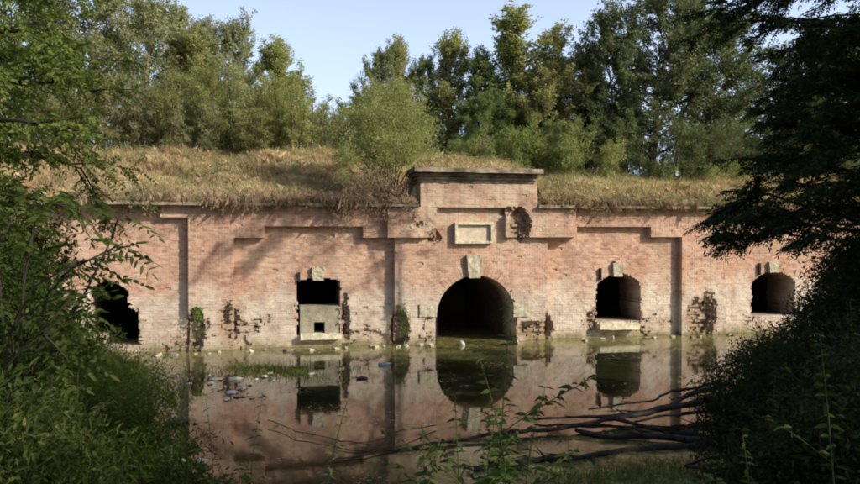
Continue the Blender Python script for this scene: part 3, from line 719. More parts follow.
# --- big tree and right side
T('oval1', 652, -16, 11, 'broadleaf_tree', 'biggest dark green tree, on the roof right of the gateway', 'leaf_dark', 96)
T('oval2', 618, 24, 10.6, 'broadleaf_tree', 'smaller dark tree tucked against the left edge of the biggest tree', 'leaf_dark', 56)
T('oval1', 712, 22, 10.5, 'broadleaf_tree', 'dark tree joined to the right side of the biggest tree', 'leaf_dark', 76)
T('oval1', 775, 55, 12, 'broadleaf_tree', 'broad tree above the right slope, behind the overhanging bough', 'leaf_dark', 86)
T('oval2', 845, 40, 11, 'broadleaf_tree', 'dark tree at the right end of the fort roof', 'leaf_dark', 90)
T('oval1', 925, -10, 12, 'broadleaf_tree', 'tall tree at the right picture edge beyond the near bough', 'leaf_dark', 100)
T('thick1', 655, 108, 9, 'willow_thicket', 'dark undergrowth at the foot of the biggest tree', 'leaf_dark', 54, cat='thicket')
T('thick2', 720, 112, 9, 'willow_thicket', 'dark undergrowth left of the near bough on the right slope', 'leaf_dark', 56, cat='thicket')
T('thick2', 800, 110, 9, 'willow_thicket', 'undergrowth on the right slope behind the dark near branches', 'leaf_dark', 60, cat='thicket')
# --- sunlit shrubs at the crest
for (px, top, Y, R, mt, lb) in ((470, 126, 8.6, 16, 'leaf_fresh', 'small fresh green shrub at the left end of the crest above the gate'), (498, 118, 9.5, 22, 'leaf_olive', 'rounded olive shrub on the crest above the gate cornice'),
        (530, 112, 9, 26, 'leaf_fresh', 'bright green shrub below the broad mid green tree'), (562, 116, 8.6, 24, 'leaf_fresh', 'sunlit green shrub right of the gate crest'), (592, 128, 8.2, 22, 'leaf_willow', 'light green shrub left foot of the biggest tree'),
        (660, 148, 7.4, 12, 'leaf_fresh', 'small bright shrub at the top of the right grass slope'), (700, 152, 7.2, 14, 'leaf_willow', 'low yellow-green shrub near the right bough'), (218, 140, 7.4, 12, 'leaf_willow', 'small shrub on the upper left grass slope'),
        (100, 138, 7.6, 20, 'leaf_fresh', 'green shrub at the left top of the dry grass'), (735, 150, 7.4, 16, 'leaf_fresh', 'green shrub on the slope behind the near bough')):
    T('shrub1' if px % 4 else 'shrub2', px, top+8, Y, 'shrub', lb, mt, R*1.6, group='sunlit shrubs along the crest', cat='shrub')

# --- pale willow bush on the wall head
p0 = PY(388, 196, .9); wb = empty('willow_bush', (p0[0], .9, gz(p0[0], .9)-.05), 'large pale yellow-green willow bush growing on the wall head left of the gate cornice', 'bush')
lob = []
wbase = np.array(wb.location)
for (px, py, Y, r) in ((390, 98, 1.6, .62), (368, 104, 1.8, .55), (410, 108, 1.6, .5), (355, 122, 1.5, .6), (380, 122, .9, .75), (402, 124, 1.0, .7), (424, 128, 1.2, .5), (362, 146, .9, .62), (386, 146, .3, .75), (410, 146, .5, .65), (430, 150, .9, .42),
                       (350, 160, 1.2, .5), (380, 160, .3, .5), (404, 158, .2, .5), (345, 140, 1.6, .5), (376, 90, 1.7, .4), (400, 92, 1.7, .4),(352, 158, -.6, .30), (345, 172, -.5, .28)):
    c = PY(px, py, Y)-wbase; lob.append((*c, r, r, r))
c, u, _ = lobe_clumps([(l_[0]*1.06, l_[1], l_[2], *(q_*(.62+.3*((i_*7) % 5)/4) for q_ in l_[3:])) for i_, l_ in enumerate(lob)], 2000); p, d, r, td, tl = clump_leaves(c, u, 15, .10, .022, .5, .7, .06, .55)
obj('crown', leaf_mesh('willow_crown', p, d, .115, .028, r), M['leaf_willow'], wb)
mb = MB()
for l in lob:
    a = rng.normal(size=3)*.12; a[2] = 0; mid = np.array(l[:3])*.5+a; mb.tube([a, mid*np.array([.7, .7, 1]), np.array(l[:3])], [.04, .022, .006], 5)
for j in range(160): mb.tube([c[j]-td[j]*tl[j]*.6, c[j], c[j]+td[j]*tl[j]*.7], [.010, .007, .003], 3)
mb.build('stems', M['bark'], wb)
# --- dry brush drooping over the coping
def brush(px0, px1, py0, py1, n, label, mat='dry_brush', yo=-.72, ln=.5):
    a, b = fx(px0, -.3), fx(px1, -.3); base = np.array([(a+b)/2, 0, ZT+.15]); e = empty('hanging_brush', base, label, 'brush', None)
    cc = np.stack([rng.uniform(a, b, n), rng.uniform(yo, .9, n), np.zeros(n)], 1); zt, zb = fz(px0, py0, -.3), fz(px0, py1, -.3)
    env = np.sin(PI*np.clip((cc[:, 0]-a)/(b-a), .02, .98))**.5
    cc[:, 2] = zb+(zt-zb)*rng.uniform(0, 1, n)*env+np.maximum(0, cc[:, 1]*.3)
    cc -= base; u_ = np.tile(np.array([0, -.8, -.2]), (n, 1))+rng.normal(size=(n, 3))*.5
    p, d, r, td, tl = clump_leaves(cc, nrm(u_), 11, .1, .02, .1, ln, .05, .6, down=.45)
    obj('foliage', leaf_mesh('brush_leaves', p, d, .10, .02, r), M[mat], e)
    mb = MB()
    for j in range(min(n, 140)):
        c1 = cc[j]-td[j]*tl[j]; mb.tube([np.array([c1[0], max(c1[1], .1), max(c1[2], .05)]), c1*.5+cc[j]*.5+np.array([0, 0, .05]), cc[j], cc[j]+td[j]*tl[j]*.6], [.008, .007, .005, .003], 3)
    mb.build('stems', M['bark'], e); return e
brush(334, 416, 168, 222, 1000, 'brown dry brush hanging over the coping below the willow bush')
brush(290, 345, 194, 208, 220, 'thin dry tufts on the coping left of the hanging brush')
brush(536, 600, 184, 208, 260, 'dry straw-coloured brush spilling over the coping right of the gate cornice', 'dry_grass')
brush(612, 680, 196, 210, 130, 'short dry tufts over the coping above the right window', 'dry_grass')
brush(200, 262, 198, 207, 160, 'thin dry tufts over the coping right of the left pier', 'dry_grass')
brush(690, 760, 196, 210, 200, 'dry tufts over the coping beside the near dark bough', 'weed')
brush(118, 160, 196, 207, 110, 'green-brown weeds on the coping at the far left bay', 'weed')
# weeds hanging at the foot of the pier shadows
for px, lb in ((195, 'weeds growing in the eroded pier foot at the left bay'), (400, 'weeds growing in the eroded pier foot left of the gate')):
    a = PY(px+3, 318, L1-.05); e = empty('wall_weed', (a[0], L1, 1.0), lb, 'weed', 'weeds rooted in the eroded pier feet'); n = 26
    cc = np.stack([rng.normal(0, .10, n), rng.uniform(-.18, .05, n), rng.uniform(-.6, .55, n)], 1)
    p, d, r, td, tl = clump_leaves(cc, nrm(rng.normal(size=(n, 3))), 9, .07, .04, .3, .15, .04)
    obj('foliage', leaf_mesh('weed_leaves', p, d, .08, .04, r), M['leaf_fresh'], e)

# --- dry grass over the slope (uncountable)
def blades(name, x, y, z, H, W, mat, lean=.35, lab=None, rmod=None):
    n = len(x); h = H*rng.uniform(.45, 1.3, n); a = rng.uniform(0, 2*PI, n); s = np.stack([np.cos(a), np.sin(a), np.zeros(n)], 1)*W*.5
    ln = rng.normal(size=(n, 2))*lean; b = np.stack([x, y, z], 1); t = b+np.stack([ln[:, 0]*h, ln[:, 1]*h, h], 1); m_ = b*.45+t*.55+np.stack([-ln[:, 0]*h*.12, -ln[:, 1]*h*.12, h*.06], 1)
    V = np.stack([b-s, b+s, m_+s*.8, t, m_-s*.8], 1); r = rng.uniform(0, 1, n) if rmod is None else np.clip(rng.uniform(0, .7, n)+rmod, 0, 1)
    me = npmesh(name, V.reshape(-1, 3), np.arange(n*5).reshape(n, 5), dict(rnd=np.repeat(r, 5))); o = obj(name, me, M[mat]); tag(o, lab, 'grass', None, 'stuff'); return o
def tussocks(name, cx, cy, cz, hh, per, W, mat, lab, rr, spread=.16, droop=None):
    m_ = len(cx); n = m_*per; i = np.repeat(np.arange(m_), per); a = rng.uniform(0, 2*PI, n); q = np.sqrt(rng.uniform(0, 1, n)); h = hh[i]*rng.uniform(.5, 1.15, n)
    ox, oy = np.cos(a)*q, np.sin(a)*q; sp = spread*hh[i]/.4
    b = np.stack([cx[i]+ox*sp*.5, cy[i]+oy*sp*.5, cz[i]], 1); out = np.stack([ox, oy, np.zeros(n)], 1)*(h*.75)[:, None]+rng.normal(size=(n, 3))*.05
    m2 = b+out*.42+np.array([0, 0, 1])*(h*.72)[:, None]; t = b+out+np.array([0, 0, 1])*(h*rng.uniform(.55, 1.1, n))[:, None]
    if droop is not None: t[:, 1] -= droop[i]*.35; t[:, 2] -= droop[i]*h*1.6; m2[:, 1] -= droop[i]*.22; m2[:, 2] -= droop[i]*h*.25
    s_ = nrm(np.cross(t-b, rng.normal(size=(n, 3))))*W*.5; V = np.stack([b-s_, b+s_, m2+s_*.9, t, m2-s_*.9], 1); r = np.clip(rr[i]+rng.uniform(-.22, .22, n), 0, 1)
    o = obj(name, npmesh(name, V.reshape(-1, 3), np.arange(n*5).reshape(n, 5), dict(rnd=np.repeat(r, 5))), M[mat]); tag(o, lab, 'grass', None, 'stuff'); return o
n = 11000; x = rng.uniform(-16, 34, n); y = .5+rng.uniform(0, 1, n)**.9*8.6; keep = rng.uniform(0, 1, n) < .25+.75*sstep(.3, .5, fbm(x*.9, y*.9, 40)); x, y = x[keep], y[keep]
tussocks('dry_grass', x, y, gz(x, y)-.03, (.22+.5*fbm(x*.8, y*1.1, 44)**1.5*rng.uniform(.5, 1.4, len(x)))*.85, 34, .013, 'dry_grass', 'dry straw-coloured grass covering the slope above the fort wall', np.clip(fbm(x*.8, y*1.3, 50)*1.5-.25+rng.normal(0, .15, len(x)), 0, 1))
n = 4200; x = rng.uniform(-14, 32, n); y = rng.uniform(-.5, .5, n); keep = fbm(x*.7, y*0+3, 47)+rng.normal(0, .05, n) > .46; keep &= ~((x > fx(410)) & (x < fx(542))); x, y = x[keep], y[keep]
tussocks('coping_grass', x, y, np.full(len(x), ZT+.10), .16+.42*fbm(x*.9, y, 48)*rng.uniform(.4, 1.6, len(x)), 26, .015, 'dry_brush', 'brown grass tufts rooted on the coping and hanging over its edge', np.clip(rng.normal(.5, .3, len(x)), 0, 1), droop=sstep(.1, -.45, y)*rng.uniform(0, 1, len(x)))
n = 42000; x = rng.uniform(-16, 34, n); y = .4+rng.uniform(0, 1, n)*8
keep = fbm(x*.75, y*1.1, 60) > .49; x, y = x[keep], y[keep]; m_ = len(x)
cc = np.stack([x, y, gz(x, y)+rng.uniform(.0, .38, m_)], 1)
p, d, r, td, tl = clump_leaves(cc[:13000], nrm(rng.normal(size=(len(cc[:13000]), 3))), 6, .08, .03, .5, .22, .06)
o = obj('slope_weeds', leaf_mesh('slope_weeds', p, d, .09, .03, r), M['weed']); tag(o, 'patches of grey-green weeds among the dry grass of the slope', 'weeds', None, 'stuff')
# tall dry stalks
n = 9000; x = rng.uniform(-14, 32, n); y = rng.uniform(.6, 8.8, n); k = fbm(x*.8, y*.8, 77) > .54; x, y = x[k], y[k]
blades('dry_stalks', x, y, gz(x, y), np.full(len(x), .6), .014, 'dry_brush', .3, 'tall brown weed stalks standing out of the slope grass')

# ------------------------------------------------------------------ NEAR VEGETATION
def ground_at(p): return float(bz(p[0], p[1]))
def near_bush(name, label, cat, lobes_px, mat, n, per, L, W, up=.35, tw=.35, sp=.06, group=None, stemr=.02, hexa=True, down=0., stem_mat='dark_bark', rough=.7):
    """lobes_px: (px,py,depth,r)"""
    Ls = [(*P(a, b, c), r, r, r*.9) for a, b, c, r in lobes_px]; cen = np.mean(np.array(Ls)[:, :2], 0)
    base = np.array([cen[0], cen[1], ground_at(cen)-.05]); e = empty(name, base, label, cat, group)
    Ll = [(l[0]-base[0], l[1]-base[1], l[2]-base[2], *l[3:]) for l in Ls]
    c, u, _ = lobe_clumps(Ll, n); wz = c[:, 2]+base[2]; gg = bz(c[:, 0]+base[0], c[:, 1]+base[1]); k = (wz > gg+.03) & (wz > .03); c, u = c[k], u[k]
    p, d, r, td, tl = clump_leaves(c, u, per, L, W, up, tw, sp, rough, down)
    obj('foliage', leaf_mesh(name+'_foliage', p, d, L*rng.uniform(.4, 1.55, len(p)), W*rng.uniform(.6, 1.4, len(p)), r, .2, hexa), M[mat], e)
    mb = MB()
    for l in Ll:
        a = np.array([rng.normal()*.15+l[0]*.15, rng.normal()*.15+l[1]*.15, 0]); l3 = np.array(l[:3]); mb.tube([a, a*.5+l3*.5+np.array([0, 0, .15]), l3, l3+np.array([0, 0, l[5]*.6])], [stemr*1.3, stemr, stemr*.5, .004], 5)
    for j in range(min(len(c), 130)): mb.tube([c[j]-td[j]*tl[j]*.6, c[j], c[j]+td[j]*tl[j]*.6], [.006, .005, .002], 3)
    mb.build('stems', M[stem_mat], e); return e

def fronds(c, dirs, Lr, npair, lL, lW, droop=.25):
    """pinnate leaves: c,dirs (N,3) -> leaflets p,d,r ; rachis arcs list"""
    N = len(c); dirs = nrm(dirs); side = nrm(np.cross(dirs, np.array([0, 0, 1])+rng.normal(size=(N, 3))*.35)); Lr = Lr*rng.uniform(.7, 1.2, N)
    ps, ds, rs = [], [], []; base_r = rng.uniform(0, 1, N)
    for k in range(npair):
        t = (k+1)/(npair+.5); q = c+dirs*(Lr*t)[:, None]; q[:, 2] -= droop*Lr*t*t
        for sgn in (-1, 1):
            dd = nrm(side*sgn+dirs*.45+rng.normal(size=(N, 3))*.12); dd[:, 2] -= .18
            ps.append(q); ds.append(dd); rs.append(base_r*.6+rng.uniform(0, .4, N))
    q = c+dirs*Lr[:, None]; q[:, 2] -= droop*Lr; ps.append(q); ds.append(dirs-np.array([0, 0, .4])); rs.append(base_r)
    return np.concatenate(ps), np.concatenate(ds), np.concatenate(rs), Lr
def bough_tree(name, label, cat, base, trunk_pts, trunk_r, boughs, mat, Lr, npair, lL, lW, sub=9, fr=16, bark='dark_bark', sublen=.9, flat_=.25, droop=.25, subdroop=.0):
    """boughs: lists of world points; trunk as world points"""
    base = np.array(base, float); e = empty(name, base, label, cat); mb = MB()
    if trunk_pts is not None: mb.tube([np.array(q)-base for q in trunk_pts], trunk_r, 10)
    mb.build('trunk', M[bark], e, True) if trunk_pts is not None else None
    mb = MB(); C, Dr = [], []
    for bp, r0, slen in boughs:
        bp = np.array(bp, float)-base; seg = np.linalg.norm(np.diff(bp, axis=0), axis=1); cum = np.concatenate([[0], np.cumsum(seg)])
        tt = np.linspace(0, cum[-1], max(7, int(cum[-1]/.35))); bb = np.stack([np.interp(tt, cum, bp[:, i]) for i in range(3)], 1)+rng.normal(size=(len(tt), 3))*.02
        mb.tube(bb, list(np.linspace(r0, .008, len(bb))), 6)
        for s in range(int(sub*max(1, cum[-1]/2))):
            t = rng.uniform(.12, 1)*cum[-1]; o0 = np.array([np.interp(t, cum, bp[:, i]) for i in range(3)])
            ax = nrm(bp[min(len(bp)-1, np.searchsorted(cum, t))]-bp[max(0, np.searchsorted(cum, t)-1)])
            sd = nrm(np.cross(ax, [0, 0, 1])); dd = nrm(ax*rng.uniform(.3, 1.2)+sd*rng.uniform(-1, 1)+np.array([0, 0, rng.normal()*flat_-subdroop])); Ls = slen*rng.uniform(.5, 1.2)
            k = 6; qs = [o0+dd*Ls*i/k+np.array([0, 0, -.14*Ls*(i/k)**2]) for i in range(k+1)]; mb.tube(qs, list(np.linspace(.012, .003, k+1)), 4)
            for f in range(fr):
                ti = rng.uniform(.08, 1); i0 = min(k-1, int(ti*k)); q = qs[i0]+(qs[i0+1]-qs[i0])*(ti*k-i0)
                sd2 = nrm(np.cross(dd, [0, 0, 1])); C.append(q); Dr.append(nrm(dd*rng.uniform(.1, 1.)+sd2*rng.uniform(-1, 1)+np.array([0, 0, rng.normal()*flat_])))
    C, Dr = np.array(C), np.array(Dr); p, d, r, L_ = fronds(C, Dr, Lr, npair, lL, lW, droop)
    mb.build('branches', M[bark], e, True)
    obj('foliage', leaf_mesh(name+'_foliage', p, d, lL*rng.uniform(.75, 1.2, len(p)), lW, r, .12, True), M[mat], e)
    return e

# near left tree whose crown fills the upper left corner
tb = P(-70, 430, 8.5); tb[2] = ground_at(tb)-.05
bo = []
trt = [tb, tb+np.array([.1, .1, 1.6]), tb+np.array([.0, .2, 3.4]), tb+np.array([.25, .3, 5.2]), tb+np.array([.3, .5, 7.2])]
for (z0, ends, r) in ((.45, [(20, 150, 8.2), (82, 168, 8.6)], .05), (.6, [(0, 90, 8), (62, 78, 8.4), (104, 96, 8.8)], .06), (.5, [(-10, 200, 7.6), (45, 210, 8.2)], .05), (.7, [(0, 30, 8), (70, 30, 8.5)], .06), (.8, [(-20, -20, 8), (60, -14, 8.6)], .05),
                      (.66, [(-20, 60, 9.2), (50, 50, 10)], .05), (.4, [(-30, 240, 8), (40, 245, 8.6)], .04), (.55, [(10, 120, 7.6), (66, 126, 7.8)], .05), (.62, [(0, 70, 9), (84, 60, 9.6)], .05)):
    s0 = trt[0]+(trt[-1]-trt[0])*z0; bo.append(([s0]+[P(*q) for q in ends], r, .75))
bough_tree('locust_tree', 'near tree with small yellow-green leaflets filling the upper left corner', 'tree', tb, trt, [.16, .14, .11, .08, .04], bo, 'leaf_locust', .24, 6, .055, .026, sub=11, fr=20, flat_=.45, droop=.3)

# near ailanthus sapling with long pinnate leaves reaching over the wall
ab = P(20, 470, 6.5); ab[2] = ground_at(ab)-.05
bo = []
for ends, r in (([(60, 330, 6.4), (95, 270, 6.4), (112, 238, 6.4)], .018), ([(45, 360, 6.3), (64, 330, 6.2), (80, 305, 6.2)], .014), ([(20, 300, 6.5), (30, 225, 6.6), (60, 200, 6.7)], .018),
                ([(10, 340, 6.2), (35, 280, 6.1), (70, 262, 6.0)], .016), ([(0, 300, 6.6), (-5, 240, 6.7), (15, 205, 6.8)], .018), ([(40, 330, 6), (70, 300, 5.9), (76, 292, 5.9)], .014), ([(0, 380, 6), (30, 340, 5.8), (60, 330, 5.8)], .014), ([(40, 300, 6.2), (75, 262, 6.1), (118, 246, 6.1)], .012)):
    bo.append(([ab]+[P(*q) for q in ends], r, .26))
bough_tree('ailanthus_sapling', 'sapling with long feather-like leaves reaching over the left bay of the wall', 'sapling', ab, None, None, bo, 'leaf_near', .38, 6, .100, .030, sub=5, fr=3, bark='dark_bark', flat_=.35, droop=.30)

NB = near_bush
NB('riverside_bush', 'big shaded bush at the left edge below the near tree', 'bush', [(-20, 300, 8, .7), (10, 330, 8, .6), (34, 318, 9, .45), (0, 380, 7.5, .6), (52, 358, 9, .5), (30, 400, 7.5, .5), (-30, 240, 9, .6), (15, 265, 9.5, .5), (18, 225, 9.5, .42), (48, 262, 9.6, .34), (0, 290, 7.5, .5)], 'leaf_near', 1800, 14, .075, .030)
NB('riverside_bush', 'sunlit leafy bush over the water at the end of the left bank', 'bush', [(80, 356, 11, .5), (108, 372, 11, .42), (138, 382, 11, .34), (85, 385, 10.5, .55), (122, 402, 10.5, .5), (152, 398, 10.5, .34), (168, 392, 10.6, .2), (48, 335, 12, .55)], 'leaf_locust', 1500, 14, .075, .015)
NB('riverside_bush', 'dark bush in the lower left corner', 'bush', [(0, 446, 5.5, .42), (36, 458, 5.8, .34), (76, 462, 6.2, .3), (-20, 490, 5, .5), (60, 490, 5.5, .4), (20, 414, 6.5, .36)], 'leaf_near', 1200, 14, .085, .016)
NB('riverside_bush', 'dark leafy bush right of the lower left corner, touching the water', 'bush', [(110, 440, 7.5, .45), (140, 450, 7.6, .4), (146, 474, 7.5, .2), (88, 480, 7, .42), (122, 490, 7, .36), (70, 420, 8.5, .5), (112, 418, 9, .38)], 'leaf_near', 1500, 14, .075, .016)
NB('riverside_bush', 'low weedy bush standing between the left bank and the white bag', 'bush', [(178, 484, 6.6, .2), (205, 494, 6.4, .18), (235, 494, 6.8, .12), (160, 500, 6.3, .3), (188, 446, 8.5, .14)], 'leaf_near', 300, 12, .06, .018)
# right bank mass
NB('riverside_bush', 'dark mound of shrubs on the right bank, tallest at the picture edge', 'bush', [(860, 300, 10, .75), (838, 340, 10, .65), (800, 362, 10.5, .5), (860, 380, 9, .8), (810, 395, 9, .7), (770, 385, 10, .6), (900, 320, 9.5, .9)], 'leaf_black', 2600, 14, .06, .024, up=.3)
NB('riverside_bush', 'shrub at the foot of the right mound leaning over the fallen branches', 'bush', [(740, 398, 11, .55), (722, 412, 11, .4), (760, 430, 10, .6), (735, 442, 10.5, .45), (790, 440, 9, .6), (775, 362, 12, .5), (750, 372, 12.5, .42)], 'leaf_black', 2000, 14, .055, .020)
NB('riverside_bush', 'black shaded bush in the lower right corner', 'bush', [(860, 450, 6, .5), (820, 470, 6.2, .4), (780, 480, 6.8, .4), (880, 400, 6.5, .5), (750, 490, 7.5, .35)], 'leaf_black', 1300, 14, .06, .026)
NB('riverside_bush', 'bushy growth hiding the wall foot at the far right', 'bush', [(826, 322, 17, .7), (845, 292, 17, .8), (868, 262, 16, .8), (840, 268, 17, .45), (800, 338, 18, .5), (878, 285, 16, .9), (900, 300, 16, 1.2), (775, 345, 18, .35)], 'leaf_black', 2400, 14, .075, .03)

# near right tree with overhanging boughs
rb = P(985, 420, 9.5); rb[2] = ground_at(rb)-.05
trt = [rb, rb+np.array([-.2, 0, 1.8]), rb+np.array([-.1, .1, 3.6]), rb+np.array([.1, .2, 5.6]), rb+np.array([.1, .3, 8.6])]
bo = []
for (z0, ends, r, sl) in ((.28, [(900, 238, 9.6), (820, 226, 9.6), (770, 214, 9.6), (722, 220, 9.6)], .035, .5), (.30, [(900, 240, 10), (820, 210, 10.2), (760, 192, 10.3), (712, 214, 10.4)], .05, .6), (.26, [(900, 250, 9), (840, 240, 9), (780, 232, 9.1), (735, 236, 9.3)], .03, .4),
        (.40, [(900, 190, 9.5), (830, 165, 9.6), (776, 160, 9.8), (752, 176, 10)], .06, .8), (.5, [(900, 140, 9.5), (830, 130, 9.6), (770, 122, 9.8)], .06, .8), (.6, [(900, 80, 9), (840, 60, 9.2), (800, 84, 9.4)], .06, .8),
        (.7, [(900, 30, 9), (830, 20, 9.2), (770, 26, 9.4), (738, 22, 9.4)], .06, .6), (.8, [(900, -20, 9), (820, -12, 9.2), (755, 2, 9.4), (718, 10, 9.5)], .06, .6), (.35, [(920, 200, 8.5), (860, 190, 8.5), (800, 200, 8.6)], .05, .8),
        (.55, [(930, 110, 8.5), (870, 100, 8.4), (830, 110, 8.4)], .05, .9), (.65, [(930, 60, 8.2), (880, 40, 8.2), (840, 24, 8.3)], .05, .9), (.45, [(930, 160, 8.2), (880, 150, 8.2), (840, 150, 8.3)], .05, .9), (.3, [(930, 240, 8.2), (880, 225, 8.2), (845, 225, 8.3)], .05, .7),
        (.5, [(930, 150, 9), (880, 130, 9.2), (835, 150, 9.4)], .05, 1.0), (.55, [(930, 90, 9), (880, 90, 9.2), (830, 84, 9.4)], .05, 1.0), (.4, [(930, 210, 9), (880, 195, 9.2), (836, 188, 9.4)], .05, .9), (.32, [(930, 262, 9), (895, 250, 9.2), (862, 240, 9.4)], .05, .7),
        (.75, [(920, 20, 8.6), (860, 10, 8.6), (800, 20, 8.8)], .05, .9), (.45, [(940, 190, 8), (900, 180, 8), (860, 176, 8)], .05, .9), (.6, [(930, 100, 9.8), (870, 120, 10), (812, 142, 10.2)], .05, .9), (.7, [(930, 60, 9.8), (870, 76, 10), (822, 70, 10.2)], .05, .9), (.35, [(930, 240, 10), (880, 215, 10), (812, 186, 10)], .05, .8), (.8, [(930, -10, 10), (870, 20, 10.2), (800, 50, 10.2)], .05, .9),
        (.5, [(900, 130, 10.5), (850, 110, 11), (800, 106, 11)], .05, .9), (.62, [(900, 70, 10.5), (860, 70, 11), (836, 50, 11)], .05, .9), (.4, [(900, 170, 10.5), (840, 175, 11), (790, 150, 11)], .05, .9)):
    s0 = trt[0]+(trt[-1]-trt[0])*z0; bo.append(([s0]+[P(*q) for q in ends], r, sl))
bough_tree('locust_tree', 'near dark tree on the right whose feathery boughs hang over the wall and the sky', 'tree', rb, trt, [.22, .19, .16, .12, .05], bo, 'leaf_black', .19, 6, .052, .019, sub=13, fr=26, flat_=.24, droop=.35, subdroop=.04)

# trees beside and behind the viewer (they shade this bank)
def shade_tree(x, y, H, R, label):
    cm = ARCH['oval1']; place('oval1', 'broadleaf_tree', label, 'tree', 'leaf_deep', (x, y, float(bz(x, y))-.1), H, R/(3.6*H/10), 'trees on the near bank')
shade_tree(12.5, -27.5, 12.2, 4.9, 'tall tree on the near bank to the right of the viewer')
shade_tree(18.5, -25, 15, 5.2, 'tall tree further along the near bank to the right')
shade_tree(19.5, -18.5, 11, 4.0, 'tree on the near bank beyond the right picture edge')

# tree on the right shore just outside the picture; one high bough throws the diagonal twig shadow on the wall
_b = np.array([20.8, -12.4, float(bz(20.8, -12.4))-.1]); _t = [_b, _b+np.array([.1, .1, 4]), _b+np.array([-.4, .3, 8]), np.array([19.9, -11.7, 12.5]), np.array([19.55, -11.45, 14.4])]
bough_tree('locust_tree', 'tall thin tree on the right shore outside the picture with one long high bough', 'tree', _b, _t, [.17, .15, .12, .08, .05],
           [([_t[3], np.array([18.0, -11.0, 14.6]), np.array([15.6, -10.8, 15.1]), np.array([13.8, -10.7, 14.6]), np.array([12.3, -10.6, 13.7])], .05, 1.2), ([np.array([15.6, -10.8, 15.1]), np.array([14.4, -10.7, 14.1]), np.array([13.0, -10.7, 12.9])], .03, .8), ([_t[2], _b+np.array([1.6, -1, 9])], .05, 1.0), ([_t[2], _b+np.array([1.2, 1, 8.6])], .05, 1.0)],
           'leaf_near', .3, 6, .10, .036, sub=11, fr=7, flat_=.2, droop=.6, subdroop=.55)

# saplings
def sapling(px, pyt, pyb, dep, label, mat='leaf_sprig', lL=.12, lW=.035, lean=(0, 0), step=.07, nb=2, r=.008, group='leafy stems standing in front of the water'):
    top = P(px, pyt, dep); low = P(px+lean[0], pyb, dep); g = ground_at(low); base = np.array([low[0], low[1], g-.03]); H = top[2]-g
    e = empty('sapling', base, label, 'sapling', group); off = top-base
    n = max(6, int(H/step)); bend = rng.normal(size=2)*.05*H
    f = lambda t: np.array([off[0]*t+bend[0]*math.sin(PI*t), off[1]*t+bend[1]*math.sin(PI*t), off[2]*t])
    mb = MB(); mb.tube([f(t) for t in np.linspace(0, 1, 12)], list(np.linspace(r, .002, 12)), 6)
    C, D_ = [], []
    def leaves(fn, n_, t0, sc):
        for k in range(n_):
            t = t0+(1-t0)*k/(n_-1); a = k*2.4; 
            for s in (0, PI): C.append((fn(t), np.array([math.cos(a+s), math.sin(a+s), rng.uniform(-.1, .6)]), sc*(1-.5*t**3)))
    leaves(f, n, .12, 1)
    for b in range(nb):
        t0 = rng.uniform(.25, .7); a = rng.uniform(0, 2*PI); dd = nrm(np.array([math.cos(a), math.sin(a), .8])); L = H*rng.uniform(.18, .38); s0 = f(t0)
        fn = lambda t, s0=s0, dd=dd, L=L: s0+dd*L*t+np.array([0, 0, -.1*L*t*t]); mb.tube([fn(t) for t in (0, .3, .6, 1)], [.004, .003, .003, .0015], 5); leaves(fn, max(4, int(L/step)), .2, .85)
    mb.build('stem', M['green_stem'], e, True)
    p = np.array([c[0] for c in C]); d = np.array([c[1] for c in C]); s = np.array([c[2] for c in C])*rng.uniform(.7, 1.2, len(C))
    obj('foliage', leaf_mesh('sapling_leaves', p, d, lL*s, lW*s, rng.uniform(0, 1, len(C)), .35, True), M[mat], e); return e
sapling(511, 292, 470, 4.6, 'tallest leafy stem standing before the right side of the gateway', 'leaf_sprig', .12, .036, (-25, 0), .05, 6)
sapling(478, 352, 470, 4.4, 'leafy stem in front of the gateway reflection, left of the tallest one', 'leaf_sprig', .13, .04, (-10, 0), .05, 6)
sapling(455, 395, 480, 4.2, 'short bushy stem at the bottom, left of the gateway reflection', 'leaf_sprig', .12, .038, (5, 0), .05, 5)
sapling(545, 388, 480, 4.6, 'short leafy stem right of the gateway reflection', 'leaf_sprig', .11, .035, (-12, 0), .055, 4)
sapling(424, 430, 482, 4.2, 'low sprig at the bottom edge left of the centre stems', 'leaf_sprig', .11, .036, (4, 0), .045, 5)
sapling(347, 402, 482, 4.6, 'single upright stem below the reflected left window', 'leaf_fresh', .09, .026, (-4, 0), .05, 1)
sapling(262, 398, 482, 5.0, 'slender stem standing in the reflection left of the pier', 'leaf_sprig', .09, .026, (6, 0), .055, 1)
sapling(497, 410, 482, 4.0, 'leafy stem at the bottom under the tallest stem', 'leaf_sprig', .12, .038, (0, 0), .045, 6)
sapling(440, 440, 484, 4.0, 'low bushy sprig at the bottom beside the short bushy stem', 'leaf_sprig', .12, .038, (0, 0), .04, 5)
for (px_, pt_, d_, lb_) in ((34, 352, 6.2, 'tall wild stem rising from the lower left bush'), (78, 372, 6.6, 'leafy weed stem above the dark bush at lower left'), (118, 386, 7.2, 'slim weed stem over the bush beside the water at left'),
                            (150, 410, 7.4, 'short weed stem at the waterside end of the left bushes'), (8, 330, 6.6, 'weed stem at the very left edge'), (776, 372, 8.4, 'slim weed stem on top of the right bank mound'), (850, 300, 7.8, 'tall weed stem near the right picture edge')):
    sapling(px_, pt_, 480, d_, lb_, 'leaf_near', .13, .026, (rng.uniform(-10, 10), 0), .055, 4, .007, 'leafy weed stems on both banks')
sapling(372, 455, 484, 4.4, 'tiny sprig at the bottom between the two stems', 'leaf_sprig', .08, .026, (0, 0), .05, 1)
sapling(568, 440, 482, 5.0, 'small sprig beside the sunken log', 'leaf_sprig', .08, .026, (0, 0), .05, 1)
sapling(820, 335, 470, 5.0, 'tall nettle-like stem catching light in front of the right bank', 'leaf_sprig', .12, .034, (22, 0), .075, 1, .010)
